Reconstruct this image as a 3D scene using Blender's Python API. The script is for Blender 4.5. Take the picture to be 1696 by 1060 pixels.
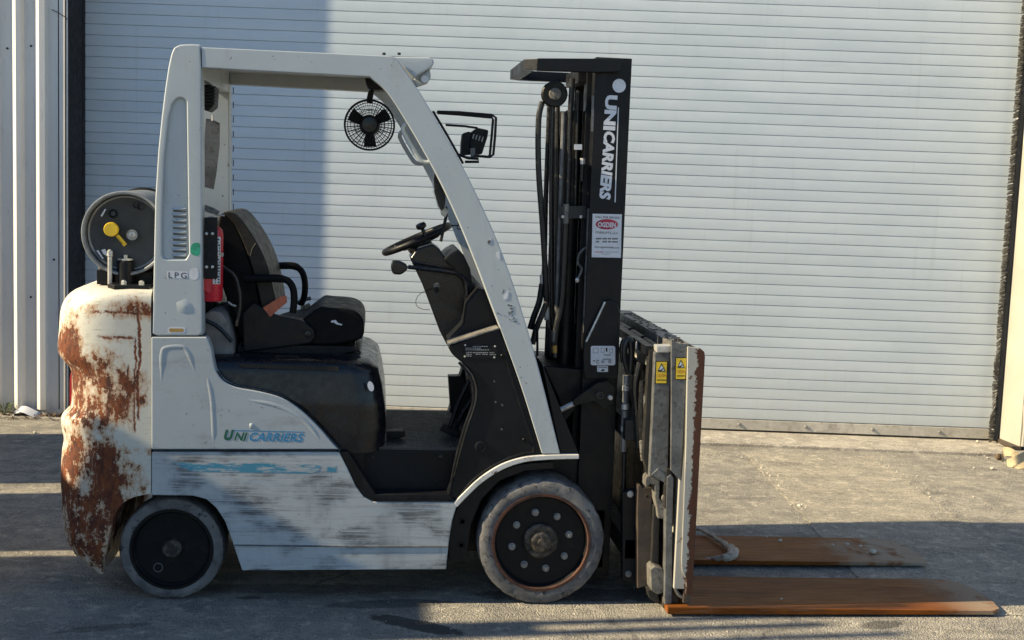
import bpy, bmesh, math, random
from mathutils import Vector, Matrix
R = math.radians
random.seed(7)
for o in list(bpy.data.objects): bpy.data.objects.remove(o)
sc = bpy.context.scene
COL = sc.collection

# ---------------------------------------------------------------- camera, sky, sun, exposure
IW, IH, FP = 1696.0, 1060.0, 2150.0
YAW, PITCH, ROLL = R(6.0), R(6.3), R(2.1)
CAM = Vector((-0.6588, -4.6966, 1.5972))
CF = Vector((math.sin(YAW)*math.cos(PITCH), math.cos(YAW)*math.cos(PITCH), -math.sin(PITCH)))
r0 = Vector((math.cos(YAW), -math.sin(YAW), 0)); u0 = r0.cross(CF)
CR = math.cos(ROLL)*r0 + math.sin(ROLL)*u0
CU = -math.sin(ROLL)*r0 + math.cos(ROLL)*u0
cd = bpy.data.cameras.new('camera'); cam = bpy.data.objects.new('camera', cd); COL.objects.link(cam)
cam.matrix_world = Matrix(((CR.x, CU.x, -CF.x, CAM.x), (CR.y, CU.y, -CF.y, CAM.y), (CR.z, CU.z, -CF.z, CAM.z), (0, 0, 0, 1)))
cd.sensor_width = 36.0; cd.lens = 36.0*FP/IW; cd.clip_end = 500; cd.clip_start = 0.05
sc.camera = cam
SUN_AZ, SUN_EL = R(5.0), R(30.0)
sdir = Vector((math.cos(SUN_AZ)*math.cos(SUN_EL), math.sin(SUN_AZ)*math.cos(SUN_EL), -math.sin(SUN_EL)))
w = bpy.data.worlds.new('World'); sc.world = w; w.use_nodes = True
nt = w.node_tree; sky = nt.nodes.new('ShaderNodeTexSky'); sky.sky_type = 'NISHITA'; sky.sun_disc = False
sky.sun_elevation = SUN_EL; sky.sun_rotation = math.atan2(-sdir.x, -sdir.y); sky.dust_density = 0.3; sky.ozone_density = 5.0; sky.air_density = 1.2
bg = nt.nodes['Background']; nt.links.new(sky.outputs[0], bg.inputs[0]); bg.inputs[1].default_value = 0.063
sl = bpy.data.lights.new('sun', 'SUN'); sl.energy = 3.7; sl.angle = R(0.53); sl.color = (1.0, 0.84, 0.56)
so = bpy.data.objects.new('sun', sl); COL.objects.link(so); so.location = (-8, -2, 6)
so.rotation_euler = sdir.to_track_quat('-Z', 'Y').to_euler()
sc.view_settings.view_transform = 'Standard'; sc.view_settings.look = 'None'
sc.view_settings.exposure = 1.5; sc.view_settings.gamma = 1.0
sc.render.resolution_x = 1024; sc.render.resolution_y = 640

# ---------------------------------------------------------------- photo pixel -> place helpers
def ray(x, y): return CF*FP + CR*(x-IW/2) - CU*(y-IH/2)
def hit(x, y, ax, v):
    d = ray(x, y); return CAM + d*((v-CAM[ax])/d[ax])
def P(x, y, Y=0.0):
    h = hit(x, y, 1, Y); return (h.x, h.z)
def P3(x, y, Y=0.0): return hit(x, y, 1, Y)
def G(x, y, z=0.0): return hit(x, y, 2, z)
def poly(pts, Y=0.0): return [P(a, b, Y) for a, b in pts]

def spline(pts, n=6, closed=False):
    pts = [Vector(p) for p in pts]; out = []; m = len(pts)
    rng = range(m) if closed else range(m-1)
    for i in rng:
        p1, p2 = pts[i], pts[(i+1) % m]
        p0 = pts[(i-1) % m] if (closed or i > 0) else p1*2-p2
        p3 = pts[(i+2) % m] if (closed or i+2 < m) else p2*2-p1
        for k in range(n):
            t = k/n
            out.append(0.5*((2*p1)+(p2-p0)*t+(2*p0-5*p1+4*p2-p3)*t*t+(3*p1-p0-3*p2+p3)*t**3))
    if not closed: out.append(pts[-1])
    return out

# ---------------------------------------------------------------- mesh builder
class MB:
    def __init__(s): s.v = []; s.f = []
    def add(s, vs, fs):
        b = len(s.v); s.v += [tuple(v) for v in vs]; s.f += [tuple(b+i for i in f) for f in fs]; return s
    def box(s, a, b):
        x0, y0, z0 = a; x1, y1, z1 = b
        return s.add([(x0,y0,z0),(x1,y0,z0),(x1,y1,z0),(x0,y1,z0),(x0,y0,z1),(x1,y0,z1),(x1,y1,z1),(x0,y1,z1)],
                     [(0,3,2,1),(4,5,6,7),(0,1,5,4),(1,2,6,5),(2,3,7,6),(3,0,4,7)])
    def obox(s, c, ex, ey, ez):
        c, ex, ey, ez = Vector(c), Vector(ex), Vector(ey), Vector(ez)
        vs = [c+ex*i+ey*j+ez*k for k in (-1,1) for j in (-1,1) for i in (-1,1)]
        return s.add(vs, [(0,2,3,1),(4,5,7,6),(0,1,5,4),(1,3,7,5),(3,2,6,7),(2,0,4,6)])
    def prism(s, xz, y0, y1):
        n = len(xz); vs = [(a, y0, b) for a, b in xz]+[(a, y1, b) for a, b in xz]
        return s.add(vs, [tuple(range(n)), tuple(range(2*n-1, n-1, -1))]+[(i, (i+1) % n, n+(i+1) % n, n+i) for i in range(n)])
    def plan(s, xy, z0, z1):
        n = len(xy); vs = [(a, b, z0) for a, b in xy]+[(a, b, z1) for a, b in xy]
        return s.add(vs, [tuple(range(n)), tuple(range(2*n-1, n-1, -1))]+[(i, (i+1) % n, n+(i+1) % n, n+i) for i in range(n)])
    def ring(s, outer, inner, y0, y1):
        n = len(outer)
        vs = [(a, y0, b) for a, b in outer]+[(a, y0, b) for a, b in inner]+[(a, y1, b) for a, b in outer]+[(a, y1, b) for a, b in inner]
        fs = []
        for i in range(n):
            j = (i+1) % n
            fs += [(i, j, n+j, n+i), (2*n+i, 3*n+i, 3*n+j, 2*n+j), (i, 2*n+i, 2*n+j, j), (n+i, n+j, 3*n+j, 3*n+i)]
        return s.add(vs, fs)
    def tube(s, pts, r, n=10, closed=False, caps=True):
        pts = [Vector(p) for p in pts]; m = len(pts); vs = []; fs = []
        rr = r if isinstance(r, (list, tuple)) else [r]*m
        up = Vector((0, 0, 1)); prev = None
        for i in range(m):
            if closed: t = pts[(i+1) % m]-pts[i-1]
            else: t = pts[min(i+1, m-1)]-pts[max(i-1, 0)]
            t.normalize()
            if prev is None:
                a = t.cross(up)
                if a.length < 1e-3: a = t.cross(Vector((1, 0, 0)))
            else: a = prev - t*prev.dot(t)
            a.normalize(); prev = a; b = t.cross(a)
            for k in range(n):
                q = 2*math.pi*k/n; vs.append(pts[i]+(a*math.cos(q)+b*math.sin(q))*rr[i])
        for i in range(m if closed else m-1):
            j = (i+1) % m
            for k in range(n): fs.append((i*n+k, i*n+(k+1) % n, j*n+(k+1) % n, j*n+k))
        if caps and not closed: fs += [tuple(range(n-1, -1, -1)), tuple((m-1)*n+k for k in range(n))]
        return s.add(vs, fs)
    def lathe(s, prof, c, axis=(0, 1, 0), n=40, cap=True):
        ax = Vector(axis).normalized(); a = ax.orthogonal().normalized(); b = ax.cross(a); c = Vector(c); vs = []; fs = []; m = len(prof)
        for r, h in prof:
            for k in range(n):
                q = 2*math.pi*k/n; vs.append(c+ax*h+(a*math.cos(q)+b*math.sin(q))*max(r, 1e-4))
        for i in range(m-1):
            for k in range(n): fs.append((i*n+k, i*n+(k+1) % n, (i+1)*n+(k+1) % n, (i+1)*n+k))
        if cap: fs += [tuple(range(n)), tuple((m-1)*n+k for k in range(n-1, -1, -1))]
        return s.add(vs, fs)
    def ball(s, c, r, sc_=(1, 1, 1), nu=16, nv=10):
        prof = []
        vs = []; fs = []
        for i in range(nv+1):
            t = math.pi*i/nv
            for k in range(nu):
                q = 2*math.pi*k/nu
                vs.append((c[0]+r*sc_[0]*math.sin(t)*math.cos(q), c[1]+r*sc_[1]*math.sin(t)*math.sin(q), c[2]+r*sc_[2]*math.cos(t)))
        for i in range(nv):
            for k in range(nu): fs.append((i*nu+k, i*nu+(k+1) % nu, (i+1)*nu+(k+1) % nu, (i+1)*nu+k))
        return s.add(vs, fs)
    def mirror(s, yc):
        b = len(s.v); s.v += [(x, 2*yc-y, z) for x, y, z in s.v]; s.f += [tuple(b+i for i in reversed(f)) for f in s.f]; return s
    def mesh(s, name, mat, bev=0, seg=2, ang=35, weld=1e-5):
        me = bpy.data.meshes.new(name); me.from_pydata(s.v, [], s.f)
        bm = bmesh.new(); bm.from_mesh(me)
        bmesh.ops.remove_doubles(bm, verts=bm.verts, dist=weld)
        bmesh.ops.recalc_face_normals(bm, faces=bm.faces)
        if bev:
            es = [e for e in bm.edges if len(e.link_faces) == 2 and e.calc_face_angle(0) > R(28)]
            bmesh.ops.bevel(bm, geom=es, offset=bev, segments=seg, profile=0.5, affect='EDGES', clamp_overlap=True)
        for f in bm.faces: f.smooth = True
        bm.to_mesh(me); bm.free()
        me.set_sharp_from_angle(angle=R(ang))
        if mat: me.materials.append(MAT[mat])
        return me
    def build(s, name, mat, parent=None, **k):
        o = link(name, s.mesh(name, mat, **k), parent)
        if k.get('bev'):
            w_ = o.modifiers.new('normals', 'WEIGHTED_NORMAL'); w_.keep_sharp = True; w_.weight = 90
        return o

def link(name, me, parent=None, loc=None):
    o = bpy.data.objects.new(name, me); COL.objects.link(o)
    if parent is not None:
        if parent.parent is not None and parent.parent.parent is not None: parent = parent.parent
        o.parent = parent
        if parent.type == 'EMPTY': o.location = -parent.location
    if loc is not None: o.location = Vector(o.location)+Vector(loc)
    return o
def empty(name, loc, label, cat, group=None):
    o = bpy.data.objects.new(name, None); COL.objects.link(o); o.location = loc; o.empty_display_size = 0.1
    return tag(o, label, cat, group)
def tag(o, label=None, cat=None, group=None, kind=None):
    if label: o['label'] = label
    if cat: o['category'] = cat
    if group: o['group'] = group
    if kind: o['kind'] = kind
    return o

# ---------------------------------------------------------------- materials
MAT = {}
class NT:
    def __init__(s, name):
        m = bpy.data.materials.new(name); m.use_nodes = True; MAT[name] = m; s.m = m; s.t = m.node_tree
        s.b = s.t.nodes['Principled BSDF']; s.out = s.t.nodes['Material Output']
        s.co = s.t.nodes.new('ShaderNodeTexCoord').outputs['Object']
        s.sep = None
    def n(s, ty, **kw):
        nd = s.t.nodes.new(ty)
        for k, v in kw.items(): setattr(nd, k, v)
        return nd
    def L(s, a, b):
        if hasattr(a, 'is_output') or hasattr(a, 'links'): s.t.links.new(a, b)
        else: b.default_value = a
    def xyz(s):
        if s.sep is None:
            q = s.n('ShaderNodeSeparateXYZ'); s.L(s.co, q.inputs[0]); s.sep = q
        return s.sep.outputs
    def map(s, scale=(1, 1, 1), loc=(0, 0, 0), rot=(0, 0, 0)):
        q = s.n('ShaderNodeMapping'); s.L(s.co, q.inputs[0]); q.inputs['Scale'].default_value = scale; q.inputs['Location'].default_value = loc
        q.inputs['Rotation'].default_value = rot; return q.outputs[0]
    def noise(s, scale, detail=5, rough=0.6, stretch=None, loc=(0, 0, 0), dist=0.0):
        q = s.n('ShaderNodeTexNoise'); q.inputs['Scale'].default_value = scale; q.inputs['Detail'].default_value = detail
        q.inputs['Roughness'].default_value = rough; q.inputs['Distortion'].default_value = dist
        s.L(s.map(stretch or (1, 1, 1), loc), q.inputs['Vector']); return q.outputs['Fac']
    def voro(s, scale, feat='F1', stretch=None, loc=(0, 0, 0)):
        q = s.n('ShaderNodeTexVoronoi', feature=feat); q.inputs['Scale'].default_value = scale
        s.L(s.map(stretch or (1, 1, 1), loc), q.inputs['Vector']); return q.outputs['Distance']
    def ma(s, op, a, b=0.0, c=0.0, clamp=False):
        q = s.n('ShaderNodeMath', operation=op); q.use_clamp = clamp
        for i, v in enumerate((a, b, c)): s.L(v, q.inputs[i])
        return q.outputs[0]
    def rng(s, v, a, b, c=0.0, d=1.0, smooth=True):
        q = s.n('ShaderNodeMapRange'); q.interpolation_type = 'SMOOTHSTEP' if smooth else 'LINEAR'
        for i, x in enumerate((v, a, b, c, d)): s.L(x, q.inputs[i])
        return q.outputs[0]
    def mix(s, f, a, b):
        q = s.n('ShaderNodeMix', data_type='RGBA'); s.L(f, q.inputs[0])
        for v, i in ((a, 6), (b, 7)):
            if isinstance(v, tuple): q.inputs[i].default_value = (*v, 1) if len(v) == 3 else v
            else: s.L(v, q.inputs[i])
        return q.outputs[2]
    def blob(s, x, z, rx, rz):
        X, Y, Z = s.xyz()
        dx = s.ma('DIVIDE', s.ma('SUBTRACT', X, x), rx); dz = s.ma('DIVIDE', s.ma('SUBTRACT', Z, z), rz)
        d = s.ma('ADD', s.ma('MULTIPLY', dx, dx), s.ma('MULTIPLY', dz, dz))
        return s.rng(d, 1.6, 0.0)
    def bump(s, h, strength=0.3, dist=0.01):
        q = s.n('ShaderNodeBump'); q.inputs['Strength'].default_value = strength; q.inputs['Distance'].default_value = dist
        s.L(h, q.inputs['Height']); s.L(q.outputs[0], s.b.inputs['Normal'])
    def col(s, c):
        if isinstance(c, tuple): s.b.inputs['Base Color'].default_value = (*c, 1)
        else: s.L(c, s.b.inputs['Base Color'])
    def rough(s, r): s.L(r, s.b.inputs['Roughness'])
    def metal(s, r): s.L(r, s.b.inputs['Metallic'])

def simple(name, c, rough=0.5, metal=0.0, var=0.25, scale=14, dirt=None, bump=0.0, dirt_amt=0.5, spec=None):
    m = NT(name); n1 = m.noise(scale, 6, 0.65); n2 = m.noise(scale*4.3, 4, 0.6, loc=(3, 1, 2))
    lo = tuple(x*(1-var) for x in c); hi = tuple(min(1, x*(1+var)) for x in c)
    k = m.mix(m.rng(n1, 0.3, 0.7), lo, hi)
    if dirt: k = m.mix(m.ma('MULTIPLY', m.rng(n2, 0.5, 0.72), dirt_amt), k, dirt)
    m.col(k); m.rough(m.rng(n2, 0.25, 0.75, max(0.05, rough-0.12), min(1, rough+0.15))); m.metal(metal)
    if bump: m.bump(n2, bump, 0.004)
    if spec is not None: m.b.inputs['Specular IOR Level'].default_value = spec
    return m

def make_materials():
    simple('black_plastic', (0.0065, 0.007, 0.0085), 0.42, 0, 0.3, 6, (0.02, 0.0195, 0.019), 0.12, 0.3, 0.22)
    simple('black_gloss', (0.006, 0.0068, 0.0095), 0.26, 0, 0.3, 8, (0.018, 0.0175, 0.017), 0, 0.3, 0.4)
    simple('mast_black', (0.006, 0.0065, 0.0085), 0.42, 0, 0.25, 5, (0.016, 0.0155, 0.015), 0.1, 0.25, 0.25)
    simple('greasy_black', (0.005, 0.005, 0.005), 0.45, 0, 0.4, 9, (0.02, 0.016, 0.012), 0.3, 0.4, 0.3)
    simple('hose_rubber', (0.009, 0.009, 0.0095), 0.36, 0, 0.3, 20, (0.04, 0.035, 0.028), 0.1, 0.4)
    simple('dark_plate', (0.020, 0.0195, 0.019), 0.5, 0.2, 0.35, 9, (0.06, 0.042, 0.028), 0.25, 0.4)
    simple('brown_plate', (0.060, 0.046, 0.036), 0.55, 0.2, 0.35, 9, (0.12, 0.07, 0.035), 0.25, 0.45)
    simple('steel', (0.24, 0.235, 0.225), 0.42, 0.3, 0.3, 20, (0.10, 0.075, 0.05), 0.1, 0.6)
    simple('zinc', (0.50, 0.49, 0.46), 0.34, 0.35, 0.2, 25, (0.2, 0.15, 0.1), 0.1, 0.4)
    simple('worn_steel_paint', (0.11, 0.112, 0.113), 0.45, 0.1, 0.35, 11, (0.03, 0.024, 0.018), 0.25, 0.7)
    simple('worn_pale_steel', (0.17, 0.16, 0.142), 0.5, 0.15, 0.4, 18, (0.035, 0.024, 0.016), 0.3, 0.85)
    simple('brass', (0.42, 0.27, 0.10), 0.4, 0.8, 0.2)
    simple('vinyl', (0.022, 0.020, 0.017), 0.5, 0, 0.25, 7, (0.042, 0.036, 0.030), 0.25, 0.5, 0.2)
    simple('vinyl_dark', (0.0045, 0.0048, 0.0058), 0.5, 0, 0.25, 7, (0.009, 0.0088, 0.0085), 0.15, 0.25, 0.10)
    simple('webbing', (0.40, 0.115, 0.06), 0.8, 0, 0.2, 30)
    simple('red_paint', (0.52, 0.018, 0.035), 0.3, 0, 0.15, 8, (0.2, 0.02, 0.02), 0, 0.3)
    simple('tank_grey', (0.24, 0.255, 0.265), 0.4, 0.2, 0.25, 8, (0.11, 0.10, 0.09), 0.1, 0.6)
    simple('tank_head', (0.030, 0.033, 0.035), 0.5, 0.1, 0.3, 6, (0.06, 0.055, 0.05), 0.15, 0.4)
    simple('yellow_plastic', (0.72, 0.47, 0.02), 0.45, 0, 0.12, 9)
    simple('green_tape', (0.02, 0.30, 0.17), 0.4, 0, 0.3, 40)
    simple('red_lens', (0.35, 0.012, 0.02), 0.15, 0, 0.2)
    simple('sticker_white', (0.60, 0.61, 0.64), 0.5, 0, 0.06, 20, (0.4, 0.4, 0.42), 0, 0.3)
    simple('decal_white', (0.62, 0.64, 0.68), 0.5, 0, 0.05, 30)
    simple('sticker_yellow', (0.72, 0.50, 0.03), 0.5, 0, 0.1, 30, (0.4, 0.25, 0.03), 0, 0.4)
    simple('ink_black', (0.007, 0.007, 0.008), 0.55, spec=0.25)
    simple('ink_red', (0.36, 0.025, 0.05), 0.6)
    simple('ink_grey', (0.30, 0.30, 0.30), 0.5)
    simple('ink_dim', (0.11, 0.11, 0.11), 0.5)
    simple('ink_orange', (0.45, 0.16, 0.02), 0.6)
    simple('decal_green', (0.012, 0.105, 0.062), 0.45, 0, 0.2, 30)
    simple('decal_blue', (0.03, 0.21, 0.40), 0.45, 0, 0.2, 30)
    simple('mirror_glass', (0.12, 0.13, 0.14), 0.08, 0.9)
    simple('cloth_strap', (0.42, 0.35, 0.27), 0.9, 0, 0.25, 25, (0.2, 0.15, 0.1), 0.3, 0.5)
    simple('tan_webbing', (0.40, 0.32, 0.19), 0.85, 0, 0.25, 30, (0.16, 0.12, 0.07), 0.3, 0.6)
    simple('pebble', (0.50, 0.45, 0.36), 0.9, 0, 0.3, 30)
    simple('leaf_litter', (0.12, 0.075, 0.04), 0.9, 0, 0.5, 20)
    simple('weed_green', (0.07, 0.10, 0.025), 0.7, 0, 0.4, 20)
    simple('bristle', (0.09, 0.083, 0.072), 0.9, 0, 0.6, 40)
    simple('black_and_reveal_shade', (0.010, 0.012, 0.016), 0.85, 0, 0.4, 6)  # black of seals and screws; on the left reveal it paints shade
    simple('crate_wood', (0.32, 0.22, 0.12), 0.8, 0, 0.3, 8)
    simple('post_steel', (0.25, 0.25, 0.25), 0.6, 0.2)
    simple('floor_mat', (0.028, 0.027, 0.026), 0.5, 0, 0.3, 8, (0.07, 0.064, 0.055), 0.3, 0.5)
    simple('bag_grey', (0.22, 0.21, 0.20), 0.75, 0, 0.3, 10, (0.1, 0.09, 0.08), 0.2, 0.5)
    # guard paint : pale grey-white with chips and grime
    def painted(name, base, scuff, streak=(1, 1, 1), amt=0.5, chips=0.0, smudge=0.0, zline=None, rough=0.4):
        m = NT(name)
        n1 = m.noise(3.5, 4, 0.6); n2 = m.noise(9, 8, 0.72, streak, (2, 5, 1)); n3 = m.noise(60, 4, 0.7, loc=(7, 3, 4))
        k = m.mix(m.rng(n1, 0.3, 0.7), tuple(x*0.93 for x in base), base)
        k = m.mix(m.ma('MULTIPLY', m.rng(n2, 0.52, 0.74), amt), k, scuff)
        if smudge:
            s1 = m.noise(5, 5, 0.6, (1.0, 1, 1.6), (9, 2, 3)); s2 = m.noise(30, 7, 0.85, (0.07, 1, 3.2), (1, 8, 3))
            k = m.mix(m.ma('MULTIPLY', m.ma('MULTIPLY', m.rng(s1, 0.46, 0.64), m.rng(s2, 0.40, 0.56)), smudge), k, (0.065, 0.067, 0.072))
            s3 = m.noise(40, 8, 0.85, (0.06, 1, 2.6), (4, 4, 4)); k = m.mix(m.ma('MULTIPLY', m.rng(s3, 0.53, 0.62), 0.6*smudge), k, (0.11, 0.105, 0.10))
            s4 = m.noise(30, 6, 0.8, (2.2, 1, 0.25), (1, 4, 7)); k = m.mix(m.ma('MULTIPLY', m.rng(s4, 0.58, 0.68), 0.5*smudge), k, (0.09, 0.09, 0.09))
            s6 = m.noise(3.2, 4, 0.6, (1.6, 1, 0.6), (11, 4, 2)); k = m.mix(m.ma('MULTIPLY', m.rng(s6, 0.52, 0.70), 0.4), k, (0.16, 0.165, 0.17))
            s5 = m.noise(7, 5, 0.7, (0.3, 1, 2.6), (14, 4, 9)); k = m.mix(m.ma('MULTIPLY', m.rng(s5, 0.55, 0.72), 0.35), k, (0.20, 0.32, 0.42))
        if chips: k = m.mix(m.rng(n3, 0.70-chips, 0.72-chips), k, (0.09, 0.06, 0.045))
        m.col(k); m.rough(m.rng(n2, 0.3, 0.7, rough-0.08, rough+0.18)); m.bump(n2, 0.06, 0.004)
        return m
    painted('guard_white', (0.43, 0.468, 0.48), (0.29, 0.29, 0.28), (1, 1, 0.3), 0.5, 0.035, 0, None, 0.34)
    painted('panel_white', (0.375, 0.412, 0.43), (0.22, 0.22, 0.22), (0.5, 1, 1.2), 0.55, 0.03, 0, None, 0.32)
    painted('scraped_white', (0.42, 0.445, 0.45), (0.19, 0.19, 0.19), (0.14, 1, 2.5), 0.7, 0.02, 0.95, None, 0.5)
    painted('trim_white', (0.62, 0.60, 0.55), (0.2, 0.18, 0.15), (1, 1, 1), 0.7, 0.06, 0, None, 0.5)
    # worn blue stripe
    m = NT('stripe_blue'); n = m.noise(26, 8, 0.8, (0.3, 1, 2.0)); n2 = m.noise(9, 3, 0.6, (0.6, 1, 1), (3, 1, 1))
    a = m.rng(m.ma('ADD', n, m.ma('MULTIPLY', n2, 0.5)), 0.74, 0.82)
    X = m.xyz()[0]
    a = m.ma('MAXIMUM', a, m.rng(m.ma('ADD', X, m.ma('MULTIPLY', n, 0.25)), -1.10, -1.2)) if False else a
    m.col(m.mix(a, (0.05, 0.22, 0.32), (0.36, 0.38, 0.385))); m.rough(0.5)
    # counterweight : cream paint, rust
    m = NT('counterweight_paint')
    n1 = m.noise(7, 10, 0.76, (1.0, 1.0, 0.9)); n2 = m.noise(20, 8, 0.78, (1.1, 1.1, 0.75), (4, 1, 2)); n3 = m.noise(70, 4, 0.7, (0.3, 0.5, 2), (1, 1, 9)); n4 = m.noise(3, 3, 0.5)
    base = m.mix(m.rng(n4, 0.35, 0.65), (0.56, 0.53, 0.45), (0.64, 0.62, 0.55))
    base = m.mix(m.ma('MULTIPLY', m.rng(n3, 0.55, 0.68), 0.55), base, (0.28, 0.26, 0.22))
    bias = None
    for (px, py, rx, ry, s) in ((160, 650, 62, 58, .27), (152, 690, 40, 26, .12), (150, 830, 62, 100, .31), (115, 770, 34, 60, .14), (140, 900, 55, 50, .14),
                                (110, 575, 22, 30, .30), (210, 515, 48, 14, .19), (225, 805, 34, 16, .16), (205, 665, 20, 40, .14), (140, 600, 30, 14, .2),
                                (195, 560, 30, 8, .10), (215, 747, 50, 7, .16), (190, 870, 20, 45, .10)):
        x, z = P(px, py); b = m.ma('MULTIPLY', m.blob(x, z, rx/440*1.2, ry/440*1.2), s*.86)
        bias = b if bias is None else m.ma('MAXIMUM', bias, b)
    n5 = m.noise(34, 6, 0.8, (0.9, 0.9, 0.35), (5, 1, 3)); sgn = m.ma('ADD', m.ma('ADD', m.ma('MULTIPLY', n1, 0.42), m.ma('MULTIPLY', n2, 0.36)), m.ma('MULTIPLY', n5, 0.22)); sgn = m.ma('ADD', m.ma('MULTIPLY', m.ma('SUBTRACT', sgn, 0.5), 1.9), 0.5)
    rs = m.rng(m.ma('ADD', sgn, bias), 0.665, 0.695)
    X, Y, Z = m.xyz()
    for (px, pa, pb, wd) in ((229, 500, 700, .0045), (223, 560, 720, .003), (212, 605, 690, .0035)):
        x, _ = P(px, 600); z1 = P(px, pa)[1]; z0 = P(px, pb)[1]
        d = m.ma('ABSOLUTE', m.ma('ADD', m.ma('SUBTRACT', X, x), m.ma('MULTIPLY', m.ma('SUBTRACT', n1, 0.5), 0.06)))
        k = m.ma('MULTIPLY', m.rng(d, wd*1.5, wd*0.6), m.ma('MULTIPLY', m.rng(Z, z0, z0+0.02), m.rng(Z, z1+0.01, z1-0.01)))
        rs = m.ma('MAXIMUM', rs, m.ma('MULTIPLY', k, m.rng(n2, 0.36, 0.46)))
    for (py, xa, xb) in ((518, 150, 250), (560, 165, 228), (636, 190, 215), (788, 170, 215)):
        z = P(200, py)[1]; x0 = P(xa, py)[0]; x1 = P(xb, py)[0]
        d = m.ma('ABSOLUTE', m.ma('ADD', m.ma('SUBTRACT', Z, z), m.ma('MULTIPLY', m.ma('SUBTRACT', n1, 0.5), 0.05)))
        k = m.ma('MULTIPLY', m.rng(d, .007, .002), m.ma('MULTIPLY', m.rng(X, x0-.02, x0+.02), m.rng(X, x1, x1-.02)))
        rs = m.ma('MAXIMUM', rs, m.ma('MULTIPLY', k, m.rng(n2, 0.40, 0.5)))
    n6 = m.noise(30, 5, 0.7, (1.6, 1.6, 0.10), (2, 7, 1)); drip = m.ma('MULTIPLY', m.rng(n6, 0.56, 0.66), m.rng(m.ma('ADD', m.ma('MULTIPLY', bias, 1.6), m.ma('MULTIPLY', n1, 0.4)), 0.22, 0.5))
    scr = m.noise(24, 7, 0.8, (1.3, 1.3, 0.22), (6, 2, 2)); nick = m.noise(95, 4, 0.75, (0.7, 0.7, 1.3), (3, 3, 3))
    gap = m.ma('MULTIPLY', m.rng(scr, 0.58, 0.66), 0.8); rs = m.ma('MULTIPLY', rs, m.ma('SUBTRACT', 1.0, gap)); rs = m.ma('MAXIMUM', rs, m.rng(nick, 0.70, 0.72))
    sv = m.noise(34, 5, 0.75, (2.4, 2.4, 0.05), (8, 3, 6)); rs = m.ma('MAXIMUM', rs, m.ma('MULTIPLY', m.rng(sv, 0.655, 0.68), m.rng(n1, 0.40, 0.55)))
    halo = m.ma('MAXIMUM', m.rng(m.ma('ADD', sgn, bias), 0.54, 0.68), m.ma('MULTIPLY', drip, 0.9))
    base = m.mix(m.ma('MULTIPLY', halo, 0.7), base, (0.36, 0.17, 0.05))
    rust = m.mix(m.rng(n5, 0.35, 0.65), (0.06, 0.014, 0.007), (0.20, 0.052, 0.012))
    rust = m.mix(m.ma('MULTIPLY', m.rng(n2, 0.5, 0.62), .8), rust, (0.035, 0.013, 0.009))
    m.col(m.mix(rs, base, rust)); m.rough(m.rng(rs, 0, 1, 0.42, 0.85)); m.bump(m.ma('SUBTRACT', m.ma('MULTIPLY', n2, 0.5), m.ma('MULTIPLY', rs, 0.5)), 0.3, 0.004)
    # rusty flange of the attachment
    m = NT('rusty_white'); n1 = m.noise(16, 8, 0.75); n2 = m.noise(60, 5, 0.7, loc=(2, 2, 2)); X, Y, Z = m.xyz()
    e = m.ma('ADD', m.rng(X, P(1142, 700, -.12)[0], P(1160, 700, -.12)[0], 0, 0.30), .085)
    rs = m.rng(m.ma('ADD', m.ma('ADD', m.ma('MULTIPLY', n1, .55), m.ma('MULTIPLY', n2, .45)), e), 0.66, 0.70)
    m.col(m.mix(rs, m.mix(n1, (0.34, 0.325, 0.28), (0.42, 0.40, 0.35)), m.mix(n2, (0.03, 0.013, 0.008), (0.12, 0.04, 0.016)))); m.rough(m.rng(rs, 0, 1, .5, .85)); m.bump(n1, .2, .004)
    # platen
    m = NT('platen_rust'); n1 = m.noise(3.5, 6, 0.65, (0.4, 1.6, 1)); n2 = m.noise(40, 6, 0.7, (0.15, 2, 1)); n3 = m.noise(9, 7, 0.7, loc=(3, 3, 1)); X, Y, Z = m.xyz()
    k = m.mix(m.rng(n1, 0.3, 0.7), (0.125, 0.034, 0.0055), (0.225, 0.07, 0.011)); k = m.mix(m.ma('MULTIPLY', m.rng(n2, 0.45, 0.66), 0.55), k, (0.06, 0.028, 0.016)); n9 = m.noise(70, 5, 0.8, (0.05, 2.2, 1), (3, 8, 1)); k = m.mix(m.ma('MULTIPLY', m.rng(n9, 0.56, 0.66), 0.35), k, (0.27, 0.20, 0.14))
    d = m.ma('MULTIPLY', m.ma('MAXIMUM', m.ma('MULTIPLY', m.rng(X, 1.15, 1.55), m.rng(Y, .35, .45)), m.ma('MULTIPLY', m.rng(X, 1.45, 1.72), .8)), m.rng(m.ma('ADD', n3, m.ma('MULTIPLY', m.ma('SUBTRACT', X, 1.4), 0.3)), 0.40, 0.60))
    k = m.mix(m.ma('MULTIPLY', d, 0.85), k, (0.32, 0.27, 0.20))
    m.col(k); m.rough(m.ma('ADD', m.rng(n2, 0.3, 0.7, 0.42, 0.6), m.ma('MULTIPLY', d, 0.35))); m.b.inputs['Specular IOR Level'].default_value = 0.08; m.bump(n2, 0.12, 0.002)
    # tyre
    m = NT('tyre_rubber'); n1 = m.noise(7, 7, 0.7); n2 = m.noise(34, 6, 0.75, loc=(1, 2, 3))
    k = m.mix(m.rng(n1, 0.32, 0.68), (0.06, 0.059, 0.062), (0.19, 0.182, 0.172)); k = m.mix(m.rng(n2, 0.54, 0.64), k, (0.022, 0.022, 0.022)); n3 = m.noise(90, 4, 0.8, loc=(4, 1, 1)); k = m.mix(m.ma('MULTIPLY', m.rng(n3, 0.6, 0.7), 0.6), k, (0.24, 0.22, 0.2))
    m.col(k); m.rough(0.82); m.bump(m.ma('ADD', n1, n2), 0.35, 0.006)
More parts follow.
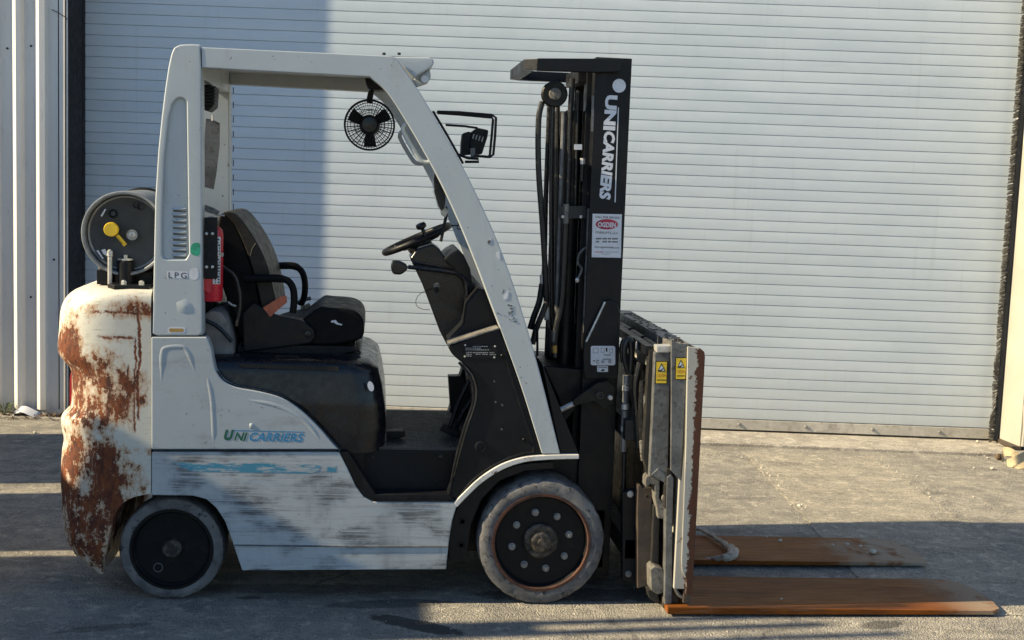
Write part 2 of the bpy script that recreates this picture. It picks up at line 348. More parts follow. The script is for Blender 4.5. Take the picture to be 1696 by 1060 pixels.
    m = NT('rim_black'); n1 = m.noise(12, 6, 0.7); n2 = m.noise(45, 5, 0.7)
    m.col(m.mix(m.rng(n1, 0.55, 0.72), (0.007, 0.007, 0.0075), (0.03, 0.024, 0.018))); m.rough(m.rng(n2, .3, .7, .35, .6)); m.b.inputs['Specular IOR Level'].default_value = 0.2
    m = NT('rim_rust'); n1 = m.noise(20, 7, 0.7); m.col(m.mix(m.rng(n1, 0.35, 0.65), (0.03, 0.013, 0.009), (0.085, 0.032, 0.017))); m.rough(0.85); m.bump(n1, .3, .004)
    m = NT('hub_grease'); n1 = m.noise(24, 7, 0.7); m.col(m.mix(m.rng(n1, 0.42, 0.62), (0.009, 0.008, 0.007), (0.10, 0.08, 0.06))); m.rough(0.45); m.bump(n1, .5, .006)
    # roller door slat
    m = NT('door_slat'); m.co = m.n('ShaderNodeNewGeometry').outputs['Position']; n1 = m.noise(1.6, 5, 0.6, (1, 1, 3)); n2 = m.noise(7, 5, 0.7, (0.25, 1, 6), (1, 3, 2)); n3 = m.noise(90, 3, 0.6, (0.05, 1, 1))
    oi = m.n('ShaderNodeObjectInfo').outputs['Random']
    k = m.mix(m.rng(n1, 0.3, 0.7), (0.50, 0.56, 0.60), (0.56, 0.615, 0.65)); k = m.mix(m.ma('MULTIPLY', oi, 0.3), k, (0.46, 0.515, 0.55))
    k = m.mix(m.ma('MULTIPLY', m.rng(n2, 0.62, 0.74), 0.22), k, (0.30, 0.29, 0.27))
    Z = m.xyz()[2]; n5 = m.noise(9, 6, 0.7, (2.5, 2.5, 0.12), (3, 1, 5)); n6 = m.noise(1.1, 4, 0.6, (1, 1, 1), (9, 9, 2))
    k = m.mix(m.ma('MULTIPLY', m.rng(n5, 0.56, 0.70), 0.14), k, (0.33, 0.32, 0.29)); k = m.mix(m.ma('MULTIPLY', m.rng(m.ma('ADD', Z, m.ma('MULTIPLY', n5, 0.9)), 1.05, 0.35), 0.22), k, (0.42, 0.36, 0.26))
    m.col(k); m.rough(m.rng(n3, .3, .7, .42, .55)); m.bump(m.ma('ADD', n6, m.ma('MULTIPLY', n3, 0.02)), 0.10, 0.05)
    simple('door_bar', (0.46, 0.43, 0.37), 0.55, 0.0, 0.2, 6, (0.2, 0.17, 0.13), 0.1, 0.5)
    m = NT('wall_sheet'); n1 = m.noise(2.2, 5, 0.6, (1, 1, 0.5)); n2 = m.noise(14, 6, 0.7, (2, 2, 0.3), (2, 1, 1)); Z = m.xyz()[2]
    k = m.mix(m.rng(n1, .3, .7), (0.66, 0.63, 0.575), (0.74, 0.70, 0.64)); k = m.mix(m.ma('MULTIPLY', m.rng(n2, .58, .72), .3), k, (0.25, 0.23, 0.2))
    k = m.mix(m.ma('MULTIPLY', m.rng(m.ma('ADD', Z, m.ma('MULTIPLY', n2, 0.25)), 0.28, 0.12), 0.45), k, (0.26, 0.22, 0.17)); m.col(k); m.rough(0.5)
    m = NT('jamb_cream'); n1 = m.noise(5, 5, 0.6); n2 = m.noise(30, 6, 0.7, (2, 2, .4)); k = m.mix(m.rng(n1, .3, .7), (0.34, 0.32, 0.27), (0.39, 0.365, 0.31)); k = m.mix(m.rng(n2, .66, .72), k, (0.2, 0.16, 0.1)); m.col(k); m.rough(0.6)
    # concrete
    def concrete(name, a, b, c, bs, rot=0):
        m = NT(name); n1 = m.noise(0.9, 6, 0.6); n2 = m.noise(5.5, 8, 0.7, loc=(3, 2, 0)); n3 = m.noise(38, 8, 0.78, loc=(1, 2, 0)); n4 = m.noise(2.3, 7, 0.68, (0.6, 1.8, 1), (8, 1, 0))
        v = m.voro(150); n5 = m.noise(130, 3, 0.6)
        k = m.mix(m.rng(n1, .3, .7), a, b); k = m.mix(m.ma('MULTIPLY', m.rng(n2, .40, .60), .85), k, c)
        k = m.mix(m.ma('MULTIPLY', m.rng(n4, .52, .66), .55), k, tuple(x*.40 for x in a))
        k = m.mix(m.ma('MULTIPLY', m.rng(n3, .52, .62), .6), k, tuple(x*.38 for x in a))
        k = m.mix(m.ma('MULTIPLY', m.rng(n5, .56, .66), .6), k, tuple(min(1, x*1.7) for x in b))
        n7 = m.noise(13, 8, .78, loc=(6, 6, 0)); k = m.mix(m.ma('MULTIPLY', m.rng(n7, .52, .64), .7), k, tuple(min(1, x*1.45) for x in b))
        ce = m.n('ShaderNodeTexVoronoi', feature='DISTANCE_TO_EDGE'); ce.inputs['Scale'].default_value = 0.55
        wv = m.n('ShaderNodeVectorMath', operation='ADD'); nz = m.n('ShaderNodeTexNoise'); nz.inputs['Scale'].default_value = 3.0; m.L(m.co, nz.inputs['Vector'])
        sv = m.n('ShaderNodeVectorMath', operation='SCALE'); m.L(nz.outputs['Color'], sv.inputs[0]); sv.inputs['Scale'].default_value = 0.35
        m.L(m.co, wv.inputs[0]); m.L(sv.outputs[0], wv.inputs[1]); m.L(wv.outputs[0], ce.inputs['Vector'])
        crack = m.rng(ce.outputs['Distance'], 0.006, 0.002)
        k = m.mix(m.ma('MULTIPLY', m.ma('MULTIPLY', crack, m.rng(n1, .45, .6)), .5), k, tuple(x*.35 for x in a))
        m.k = k; m.h = m.ma('ADD', m.ma('ADD', m.ma('MULTIPLY', n3, 1.3), m.ma('MULTIPLY', v, -.8)), m.ma('MULTIPLY', n2, .8))
        m.rough(0.92); m.bump(m.h, bs, 0.024); return m
    m = concrete('concrete', (0.40, 0.368, 0.315), (0.52, 0.472, 0.39), (0.27, 0.255, 0.228), 1.0)
    X, Y, Z = m.xyz(); k = m.k
    # oil stains in front of the truck, each with its own shape
    for (px, py, rx, ry, s, an) in ((690, 1035, .20, .05, .85, -0.55), (640, 1000, .22, .05, .6, 0.1), (500, 975, .5, .06, .5, 0), (170, 1040, .15, .03, .5, .3), (1460, 1035, .09, .04, .6, .3), (960, 985, .4, .08, .7, 0), (410, 990, .05, .02, .7, 0), (1100, 965, .35, .1, .5, 0)):
        g = G(px, py); ca, sa = math.cos(an), math.sin(an)
        dx = m.ma('SUBTRACT', X, g.x); dy = m.ma('SUBTRACT', Y, g.y)
        a = m.ma('DIVIDE', m.ma('ADD', m.ma('MULTIPLY', dx, ca), m.ma('MULTIPLY', dy, sa)), rx)
        b = m.ma('DIVIDE', m.ma('SUBTRACT', m.ma('MULTIPLY', dy, ca), m.ma('MULTIPLY', dx, sa)), ry)
        d = m.ma('ADD', m.ma('MULTIPLY', a, a), m.ma('MULTIPLY', b, b))
        nn = m.noise(11, 7, .75, loc=(px*.01, 1, 1)); d = m.ma('ADD', d, m.ma('MULTIPLY', m.ma('SUBTRACT', nn, .5), 3.0))
        k = m.mix(m.ma('MULTIPLY', m.rng(d, 1.25, .75), s), k, (0.032, 0.031, 0.030))
    m.col(k)
    m = concrete('concrete_patch', (0.46, 0.415, 0.335), (0.58, 0.52, 0.42), (0.36, 0.33, 0.275), 1.0); m.col(m.k)
    m = concrete('concrete_sill', (0.37, 0.335, 0.28), (0.46, 0.415, 0.345), (0.26, 0.235, 0.2), 0.5); m.col(m.k)
make_materials()

# ================================================================ THE PLACE
YC, WD = 0.47, 0.94
# door frame : u along the door to the right, v out of it towards the yard
TH = R(6.3)
DE = Vector((math.cos(TH), -math.sin(TH), 0)); DM = Vector((-math.sin(TH), -math.cos(TH), 0)); D0 = Vector((1.515, 3.385, 0))
def D(u, v, z): return D0+DE*u+DM*v+Vector((0, 0, z))
def pD(x, y, v=0.0):
    d = ray(x, y); o = CAM-D0-DM*v; t = -(o.dot(DM))/d.dot(DM); h = CAM+d*t-D0
    return h.dot(DE), h.z
REV = 0.31
UL = pD(113, 300, REV)[0]            # outer corner of the left wall
UR = pD(1655, 600, 0.02)[0]          # inner edge of the right jamb
def dbox(mb, u0, u1, v0, v1, z0, z1):
    c = D((u0+u1)/2, (v0+v1)/2, (z0+z1)/2); return mb.obox(c, DE*(u1-u0)/2, DM*(v1-v0)/2, Vector((0, 0, (z1-z0)/2)))

mb = MB(); mb.add([(-60, -60, 0), (60, -60, 0), (60, 60, 0), (-60, 60, 0)], [(0, 1, 2, 3)])
tag(mb.build('ground', 'concrete'), kind='structure')
# raised concrete sill under the door
mb = MB(); dbox(mb, -6, 5, -0.25, 0.42, -0.05, 0.018)
tag(mb.build('door_sill', 'concrete_sill', bev=0.006), kind='structure')
# trench patch crossing the yard
a, b, c, d = G(1235, 752), G(1318, 842), G(1572, 850), G(1445, 757)
a2 = a; d2 = d; b2 = b+(b-a)*1.2; c2 = c+(c-d)*1.2
mb = MB(); n = 40; pts = []
L1 = [a.lerp(b2, i/n) for i in range(n+1)]; L2 = [d.lerp(c2, i/n) for i in range(n+1)]
L1 = [p+Vector((random.uniform(-.012, .012), 0, 0)) for p in L1]; L2 = [p+Vector((random.uniform(-.008, .008), 0, 0)) for p in L2]
mb.plan([(p.x, p.y) for p in L1]+[(p.x, p.y) for p in reversed(L2)], -0.02, 0.005)
tag(mb.build('trench_patch', 'concrete_patch'), kind='structure')

mb = MB()
for Ln in (L1, L2):
    mb.tube([p+Vector((random.uniform(-.004, .004), 0, .002)) for p in Ln], [random.choice((.0005, .002, .003, .005)) for _ in Ln], 6)
tag(mb.build('patch_edge', 'concrete_patch'), kind='structure')
# ---- roller door
door = empty('roller_door', D((UL+UR)/2, 0, 0), 'large pale grey roller door with narrow horizontal slats behind the forklift', 'door')
PIT = 0.0672; prof = [(-.012, 0), (.001, 0), (.001, .0030), (.009, .0045), (.0105, .034), (.009, PIT-.0005), (.003, PIT), (-.012, PIT)]
U0, U1 = UL-0.25, UR+0.12
mb = MB(); npf = len(prof)
mb.add([D(U0, v, z) for v, z in prof]+[D(U1, v, z) for v, z in prof], [tuple(range(npf)), tuple(range(2*npf-1, npf-1, -1))]+[(i, (i+1) % npf, npf+(i+1) % npf, npf+i) for i in range(npf)])
slat_me = mb.mesh('slat', 'door_slat', ang=20)
ZB = 0.098
for i in range(50): link('slat', slat_me, door, (0, 0, ZB+i*PIT))
mb = MB(); dbox(mb, U0, U1, -.012, .016, 0.03, ZB-.003); mb.build('bottom_bar', 'door_bar', door, bev=.003)
mb = MB(); dbox(mb, U0, U1, -.01, .010, 0.019, 0.03); mb.build('rubber_seal', 'hose_rubber', door)
mb = MB(); mb.lathe([(.011, 0), (.011, .004), (.006, .009), (.001, .010)], (0, 0, 0), DM, 10); bm_ = mb.mesh('bolt', 'steel')
for i in range(14): link('bolt', bm_, door, D(U0+.18+i*0.43, .016, 0.064))

# ---- left corrugated wall
wl = empty('corrugated_wall', D(UL-.5, REV, 0), 'off-white ribbed metal wall to the left of the roller door', 'wall')
us = lambda x: pD(x, 300, REV)[0]
prof = []
u = UL-0.006
brk = [(96, 0), (81, 0), (77, .030), (68, .034), (57, 0), (41, 0), (37, .030), (30, .034), (19, 0), (1, 0), (-3, .03), (-10, .034), (-21, 0), (-39, 0), (-43, .03), (-50, .034), (-61, 0), (-79, 0)]
path = [(us(x), REV-.005+v) for x, v in brk]
k = path[-1][0]
for i in range(14):
    s = k-0.19*i; path += [(s-.02, REV+.025), (s-.055, REV+.029), (s-.10, REV-.005), (s-.185, REV-.005)]
mb = MB(); n = len(path)
mb.add([D(u_, v_, .05) for u_, v_ in path]+[D(u_, v_, 5.5) for u_, v_ in path], [(i, i+1, n+i+1, n+i) for i in range(n-1)])
mb.build('ribbed_sheet', 'wall_sheet', wl, ang=12)
mb = MB(); dbox(mb, us(98), UL, -.02, REV+.004, .03, 5.5); mb.build('corner_trim', 'wall_sheet', wl, bev=.006)
mb = MB(); dbox(mb, us(108.5), us(110), REV+.004, REV+.009, .03, 5.5); mb.build('trim_lip', 'black_and_reveal_shade', wl)
mb = MB(); dbox(mb, UL-4, us(98), -.05, REV-.012, .02, 5.5); mb.build('wall_core', 'black_and_reveal_shade', wl)
mb = MB(); dbox(mb, UL-4, us(99), REV-.010, REV+.002, .018, .052); mb.build('base_channel', 'wall_sheet', wl)
mb = MB(); mb.lathe([(.007, 0), (.007, .004), (.002, .006)], (0, 0, 0), DM, 8); sm_ = mb.mesh('screw', 'black_and_reveal_shade')
for (x, y) in ((51, 76), (51, 492), (12, 80), (89, 430)):
    u_, z_ = pD(x, y, REV); link('screw', sm_, wl, D(u_, REV-.004, z_))
mb = MB(); mb.tube([D(pD(86, 16, REV)[0], REV+.006, pD(86, 16, REV)[1]), D(pD(97, 21, REV)[0], REV+.012, pD(97, 21, REV)[1]), D(pD(108, 28, REV)[0], REV+.012, pD(108, 28, REV)[1]), D(pD(112, 32, REV)[0], REV+.01, pD(112, 32, REV)[1])], .0025, 6); mb.build('wire', 'ink_black', wl)
mb = MB(); dbox(mb, UL+.0005, UL+.004, -.02, REV+.001, .02, 3.5); mb.build('reveal_shade_panel', 'black_and_reveal_shade', wl)  # near-black sheet: the reveal's shade put into its colour
# building above the door
mb = MB(); dbox(mb, UL-.02, UR+6, -.6, .05, 3.44, 5.6)
tag(mb.build('facade_band', 'wall_sheet'), 'flat metal wall band above the roller door opening', 'wall')

# ---- right jamb and the wall past it
JO = pD(1688, 745, REV)[0]
jb = empty('door_jamb', D(UR+.05, .15, 0), 'cream sunlit door jamb board right of the roller door', 'door jamb')
mb = MB()
ua, ub = UR+.012, max(JO, UR+.05)
pl = [(ua, .0), (ub, REV), (ub+.03, REV), (ub+.03, -.05), (ua, -.05)]
mb.add([D(u_, v_, .045) for u_, v_ in pl]+[D(u_, v_, 3.5) for u_, v_ in pl], [tuple(range(5)), (9, 8, 7, 6, 5)]+[(i, (i+1) % 5, 5+(i+1) % 5, 5+i) for i in range(5)])
mb.build('jamb_board', 'jamb_cream', jb, bev=.004)
mb = MB(); dbox(mb, UR-.012, UR+.012, .02, .055, .03, 3.5); mb.build('seal_channel', 'zinc', jb, bev=.003)
mb = MB(); mb.tube([D(ub+.015, REV+.012, .05+i*.12) + Vector((random.uniform(-.006, .006), 0, 0)) for i in range(28)], .010, 8); mb.build('caulk_bead', 'jamb_cream', jb)
mb = MB(); dbox(mb, ua, ub+.02, .03, REV-.01, .018, .045); mb.build('rotten_foot', 'brown_plate', jb, bev=.006)
mb = MB(); dbox(mb, ub+.04, ub+6, -.6, REV-.02, .0, 5.6)
tag(mb.build('side_wall', 'wall_sheet'), 'grey metal wall beyond the cream door jamb', 'wall')

# ---- brush seals
def brush(us_, ue_, v, side, label, wavy, nb):
    t = empty('brush_seal', D((us_+ue_)/2, v, 0), label, 'brush seal')
    mb = MB(); base = us_ if side < 0 else ue_
    dbox(mb, base-.012, base+.012, v-.012, v+.012, .03, 3.5); mb.build('holder_strip', 'black_and_reveal_shade', t)
    mb = MB(); rnd = random.Random(3)
    for i in range(nb):
        z = .035+3.4*i/nb; ln = abs(ue_-us_)*(rnd.uniform(.86, 1.0)); dv = rnd.uniform(-.010, .010); dz = rnd.uniform(-.018, .018)+(-.02 if wavy else 0)
        if wavy:
            ln *= 1-.22*max(0, math.exp(-((z-.30)/.05)**2))-.18*max(0, math.exp(-((z-.66)/.06)**2)); dz += .05*math.sin(z*17)*math.exp(-((z-.4)/.4)**2)
        s = -1 if side > 0 else 1
        a = D(base, v+dv*.4, z); b = D(base+s*ln, v+dv+.01, z+dz)
        w_ = .0045
        up = Vector((0, 0, w_)); fw = DM*w_*.6
        mb.add([a-up, a+up, a+fw, b-up*.5, b+up*.5, b+fw*.5], [(0, 1, 4, 3), (1, 2, 5, 4), (2, 0, 3, 5), (0, 2, 1), (3, 4, 5)])
    mb.build('bristles', 'bristle' if wavy else 'black_and_reveal_shade', t)
brush(UL-.005, pD(136, 300, .05)[0], .05, -1, 'black brush seal along the shaded left edge of the roller door', False, 900)
brush(pD(1638, 690, .06)[0], UR, .06, 1, 'frayed dark brush seal beside the cream door jamb', True, 1300)

# ================================================================ FORKLIFT
fk = empty('forklift', (-0.4, YC, 0), 'worn white and black forklift with rusty counterweight parked side-on', 'forklift')
def part(name, mat, mb, parent=None, **k): return mb.build(name, mat, parent or fk, **k)
def zx(pts, Y=0): return poly(pts, Y)

def text(name, s, mat, parent, x, y, height_px, Y, width_px=None, rot=0.0, shear=0.0, bold=0.0, spacing=1.0, slope=0.0, align='LEFT'):
    cu = bpy.data.curves.new(name, 'FONT'); cu.body = s; cu.size = 1.0; cu.shear = shear; cu.offset = bold; cu.space_character = spacing; cu.extrude = 0.0; cu.resolution_u = 3
    ob = bpy.data.objects.new(name, cu); COL.objects.link(ob); bpy.context.view_layer.update()
    me = bpy.data.meshes.new_from_object(ob.evaluated_get(bpy.context.evaluated_depsgraph_get()))
    bpy.data.objects.remove(ob)
    xs = [v.co.x for v in me.vertices]; ys = [v.co.y for v in me.vertices]
    x0, x1, y0, y1 = min(xs), max(xs), min(ys), max(ys)
    o = P3(x, y, Y); sc1 = (P3(x, y-height_px, Y)-o).length/(y1-y0)
    if rot: sc1 = (P3(x+height_px, y, Y)-o).length/(y1-y0)
    scx = sc1
    if width_px: scx = ((P3(x, y+width_px, Y) if rot else P3(x+width_px, y, Y))-o).length/(x1-x0)
    q = rot+slope; ca, sa = math.cos(q), math.sin(q)
    for v in me.vertices:
        a = (v.co.x-x0)*scx; b = (v.co.y-y0)*sc1
        v.co = Vector((o.x+a*ca-b*sa, Y, o.z+a*sa+b*ca))
    me.materials.append(MAT[mat]); return link(name, me, parent)

def sheet(name, mat, pts, Y, parent, th=0.001): return MB().prism(zx(pts, Y), Y, Y+th).build(name, mat, parent)
def rrect(x0, y0, x1, y1, r, n=3):
    out = []
    for cx, cy, a0 in ((x1-r, y0+r, -90), (x1-r, y1-r, 0), (x0+r, y1-r, 90), (x0+r, y0+r, 180)):
        for i in range(n+1):
            a = R(a0+90*i/n); out.append((cx+r*math.cos(a), cy+r*math.sin(a)))
    return out

# ---- counterweight : stack of plan sections
rear = [(158, 470), (136, 474), (120, 482), (108, 496), (102, 516), (100, 545), (98, 568), (100, 582), (110, 595), (118, 604), (121, 620), (121, 650), (119, 668), (110, 677), (104, 686), (104, 700), (108, 722), (105, 742), (103, 780), (104, 820), (107, 855), (112, 880), (126, 906), (146, 922), (164, 931)]
YR = 0.20
rs_ = spline([Vector((*P(a, b, YR), 0)) for a, b in rear], 4); rs_ = [(v.x, v.y) for v in rs_]
zt = rs_[0][1]
fr_ = [(250, 478), (250, 818), (228, 821), (208, 829), (195, 842), (186, 862), (180, 890), (172, 926), (166, 932)]
fr_ = [P(a, b, 0.0) for a, b in fr_]; fr_[0] = (fr_[0][0], zt+.02)
def interp(tab, z):
    tab = sorted(tab, key=lambda t: -t[1])
    for (xa, za), (xb, zb) in zip(tab, tab[1:]):
        if za >= z >= zb: return xa if za == zb else xa+(xb-xa)*(za-z)/(za-zb)
    return tab[0][0] if z > tab[0][1] else tab[-1][0]
zs = [z for _, z in rs_]; zmin = min(zs)
levels = []
z = zt
while z > zmin+.004: levels.append(z); z -= .011
levels.append(zmin+.002)
def plan_loop(xr, xf, inset, rad, n=14):
    rx = min(rad, (xf-xr)*.96); ry = rad*.95
    pts = []
    y0, y1 = inset, WD-inset
    for i in range(5): pts.append((xf, y1-(y1-y0)*i/4))           # front edge, far to near
    nn = 6
    for i in range(1, nn): pts.append((xf+(xr+rx-xf)*i/nn, y0))
    for i in range(n+1):
        t = i/n*math.pi/2; e = .82
        pts.append((xr+rx-rx*abs(math.sin(t))**e, y0+ry-ry*abs(math.cos(t))**e))
    for i in range(1, 10): pts.append((xr, y0+ry+(y1-y0-2*ry)*i/10))
    for i in range(n+1):
        t = (1-i/n)*math.pi/2; e = .82
        pts.append((xr+rx-rx*abs(math.sin(t))**e, y1-ry+ry*abs(math.cos(t))**e))
    for i in range(1, nn): pts.append((xr+rx+(xf-xr-rx)*i/nn, y1))
    return pts
vs = []; fs = []; rnd = random.Random(5)
N = None
top_in = 0.03
for li, z in enumerate(levels):
    xr = interp(rs_, z); xf = interp(fr_, z)
    if z > zt-.045: ins = top_in*(1-math.sqrt(max(0, 1-((z-(zt-.045))/.045)**2)))
    else: ins = 0
    if zmin+.14 > z: ins += .05*((zmin+.14-z)/.14)**1.5
    lp = plan_loop(xr, max(xf, xr+.012), ins, .235); N = len(lp)
    vs += [(x, y, z) for x, y in lp]
for li in range(len(levels)-1):
    for k in range(N): fs.append((li*N+k, li*N+(k+1) % N, (li+1)*N+(k+1) % N, (li+1)*N+k))
fs += [tuple(range(N)), tuple((len(levels)-1)*N+k for k in range(N-1, -1, -1))]
cw = part('counterweight', 'counterweight_paint', MB().add(vs, fs), ang=50)
x, z = P(120, 640, .2)
for sgn in (0, 1):
    yl = .155 if sgn == 0 else WD-.155
    mb = MB().prism(rrect(0, 0, 1, 1, .3), -.06, .06); z0 = P(124, 682, .2)[1]; z1 = P(124, 612, .2)[1]
    mb.v = [(x-.001+a*.03, yl+.05*(1 if sgn == 0 else -1)+b*.8, z0+(z1-z0)*c) for a, b, c in mb.v]; mb.build('tail_light', 'red_lens', cw, bev=.004)

# ---- rear pillar (near and far)
pil = [(288, 79), (293, 75), (300, 73.5), (331, 73), (333, 110), (334, 300), (335, 556), (252, 556), (253.5, 490), (257, 330), (262, 250), (267, 200), (273, 150), (279, 110), (284, 88)]
rec = [(285, 172), (292, 163), (302, 161), (309, 168), (311, 300), (313, 420), (308, 430), (276, 430), (268, 426), (268, 360), (272, 260), (279, 195)]
def arcs(p, n):   # resample a closed loop
    p = [Vector(q) for q in p]; L = [0]
    for i in range(len(p)): L.append(L[-1]+(p[(i+1) % len(p)]-p[i]).length)
    out = []
    for k in range(n):
        s = L[-1]*k/n; i = max(j for j in range(len(p)) if L[j] <= s+1e-9); t = (s-L[i])/max(1e-9, L[i+1]-L[i]); out.append(p[i].lerp(p[(i+1) % len(p)], t))
    return [tuple(q) for q in out]
def ring_of(outer, inner, n=72):
    # inner points are matched to outer ones by angle about the inner centre
    def nearest(q):
        return min(inner_d, key=lambda p: (p[0]-q[0])**2+(p[1]-q[1])**2)
    inner_d = arcs(inner, n); o = arcs(outer, n)
    # rotate inner start to the closest point to outer start
    k0 = min(range(n), key=lambda i: (inner_d[i][0]-o[0][0])**2+(inner_d[i][1]-o[0][1])**2)
    return o, inner_d[k0:]+inner_d[:k0]
o_, i_ = ring_of(zx(pil), zx(rec), 96)
def pillar(mir):
    mb = MB().prism(zx(pil), .014, .085)
    if mir: mb.v = [(x, 2*YC-y, z) for x, y, z in mb.v]
    b = part('rear_pillar', 'guard_white', mb, bev=.004)
    mb = MB().ring(o_, i_, 0.0, .0139)
    if mir: mb.v = [(x, 2*YC-y, z) for x, y, z in mb.v]
    mb.build('pillar_cover', 'guard_white', b, bev=.005, seg=3)
    return b
pn = pillar(False); pf = pillar(True)
for i in range(9):
    y = 346+i*9.6
    q = zx([(285, y-3.2), (306, y-3.2), (309, y-.5), (309, y+3.4), (288, y+1.0)], .012)
    mb = MB().add([(q[0][0], .014, q[0][1]), (q[1][0], .014, q[1][1]), (q[2][0], .006, q[2][1]), (q[3][0], .014, q[3][1]), (q[4][0], .005, q[4][1]), (q[0][0], .013, q[4][1])],
                  [(0, 1, 2, 4), (4, 2, 3), (0, 4, 5), (5, 4, 3)])
    mb.build('louver', 'guard_white', pn, bev=0)
    MB().box((P(286, y)[0], .0125, P(290, y+5.2)[1]), (P(308, y)[0], .0139, P(290, y+1.6)[1])).build('louver_slot', 'ink_dim', pn)
# slim edge strip and sensor plate at the pillar rear
MB().prism(zx([(269, 174), (273, 174), (262, 306), (257, 306)]), .02, .09).build('edge_strip', 'worn_steel_paint', pn, bev=.002)
text('lettering', 'LPG', 'ink_black', pn, 279, 460, 9.5, -.0008, 30, spacing=1.35, slope=-.01)
sheet('label_patch', 'sticker_white', [(277, 449), (311, 450), (311, 461), (277, 461)], -.0005, pn, .0004)
sheet('white_patch', 'sticker_white', spline([(316, 446), (326, 444), (329, 455), (325, 463), (316, 462), (313, 454)], 4, True), -.0005, pn, .0004)
sheet('green_tape', 'green_tape', spline([(317, 406), (323, 402), (331, 404), (331, 420), (326, 424), (318, 421), (315, 414)], 3, True), -.0005, pn, .0004)
MB().lathe([(.032, 0), (.020, .0016), (.006, .0030), (.001, .0031)], (*[P(305, 508)[0]], -.0, P(305, 508)[1]), (0, -1, 0), 5).build('dent_boss', 'guard_white', pn, ang=60)
sheet('maker_tag', 'sticker_white', rrect(278, 542, 307, 552, 3), -.0005, pn, .0004); sheet('tag_face', 'brass', rrect(280, 544, 304, 550, 2), -.0009, pn, .0003)
q = [(388, y) for y in range(150, 350, 24)]
for (x, y) in q:
    a = P(384, y, WD-.085); MB().box((a[0]+.005, WD-.092, a[1]-.013), (a[0]+.008, WD-.0855, a[1]+.013)).build('edge_slot', 'ink_black', pf)

# ---- roof rails, bars and front legs
rail = [(333.5, 78), (640, 92.5), (656, 94), (646, 128), (612, 127), (334, 112)]
legR = [(656, 94), (700, 160), (760, 264), (800, 345), (834, 425), (866, 520), (895, 620), (928, 752)]
legL = [(612, 127), (640, 152), (670, 197), (705, 256), (735, 313), (762, 372), (788, 436), (812, 500), (840, 575), (868, 655), (898, 752)]
def sp2(p, n=4): return [(v.x, v.y) for v in spline([Vector((a, b, 0)) for a, b in p], n)]
leg = sp2(legR)+list(reversed(sp2(legL)))
leg = [(613, 127.5), (655, 94.5)]+leg[1:-1]
for mir in (0, 1):
    mb = MB().prism(zx([(334, 112), (333.5, 78), (500, 85.8), (630, 92)]+sp2([(644, 92.8), (656, 96), (668, 112)], 3)+sp2(legR[1:])+list(reversed(sp2(legL)))), .002, .070)
    if mir: mb.v = [(x, 2*YC-y, z) for x, y, z in mb.v]
    rl = lg = part('guard_frame', 'guard_white', mb, bev=.004, seg=2)
    if mir:
        sheet('rail_label', 'ink_grey', [(498, 131), (607, 135), (607, 143), (498, 139)], WD-.0668, rl)
    if not mir:
        for (x, y, r) in ((812, 398, 3), (826, 424, 5), (838, 490, 7)): sheet('bare_spot', 'sticker_white', [(x+r*.7*math.cos(t)*q_, y+r*1.3*math.sin(t)*q_) for t, q_ in [(k*.571, random.uniform(.4, 1.2)) for k in range(11)]], .0008, lg, .0011)
        rr = random.Random(9)
        for k in range(16):
            x = 845+rr.gauss(0, 9); y = 520+rr.gauss(0, 14); r = rr.uniform(.5, 1.7); sheet('paint_chip', 'ink_dim', [(x+r*1.6*math.cos(t), y+r*math.sin(t)) for t in [q_*1.05 for q_ in range(6)]], .0008, lg, .0011)
        sheet('paint_chip', 'ink_dim', [(807, 400), (811, 397), (813, 401), (809, 405)], .0008, lg, .0011); sheet('paint_chip', 'ink_dim', [(832, 486), (834, 479), (835, 480), (833, 487)], .0008, lg, .0011)
xa_, za_ = P(335, 84); xb_, zb_ = P(640, 98)
MB().add([(xa_, .0705, za_), (xb_, .0705, zb_), (xb_, WD-.0705, zb_), (xa_, WD-.0705, za_), (xa_, .0705, za_-.012), (xb_, .0705, zb_-.012), (xb_, WD-.0705, zb_-.012), (xa_, WD-.0705, za_-.012)], [(0, 1, 2, 3), (7, 6, 5, 4), (0, 4, 5, 1), (1, 5, 6, 2), (2, 6, 7, 3), (3, 7, 4, 0)]).build('roof_panel', 'guard_white', fk)
rearbar = MB().box((P(318, 95)[0]-.03, .086, 1.90), (P(333, 95)[0], WD-.086, 1.995)); part('rear_crossbar', 'guard_white', rearbar, bev=.006)
nose = zx([(652, 95), (710, 96), (717, 99), (719, 105), (714, 112), (686, 129), (668, 112)], .10)
vz = part('front_visor', 'guard_white', MB().prism(nose, .073, WD-.073), bev=.006)
g = P3(704, 130, .16); MB().prism(zx([(692, 128), (712, 114), (714, 128), (708, 138), (690, 144), (684, 132)], .13), .13, .17).build('visor_bracket', 'guard_white', vz, bev=.004)
MB().lathe([(.014, -.01), (.014, .03)], P3(703, 131, .12), (0, 1, 0), 16).build('bracket_pin', 'decal_white', vz, bev=.002)
for x in (636, 661): MB().lathe([(.006, 0), (.006, .008)], (P(x, 90, .03)[0], .03, P(x, 91, .03)[1]), (0, 0, 1), 8).build('roof_bolt', 'ink_black', vz)

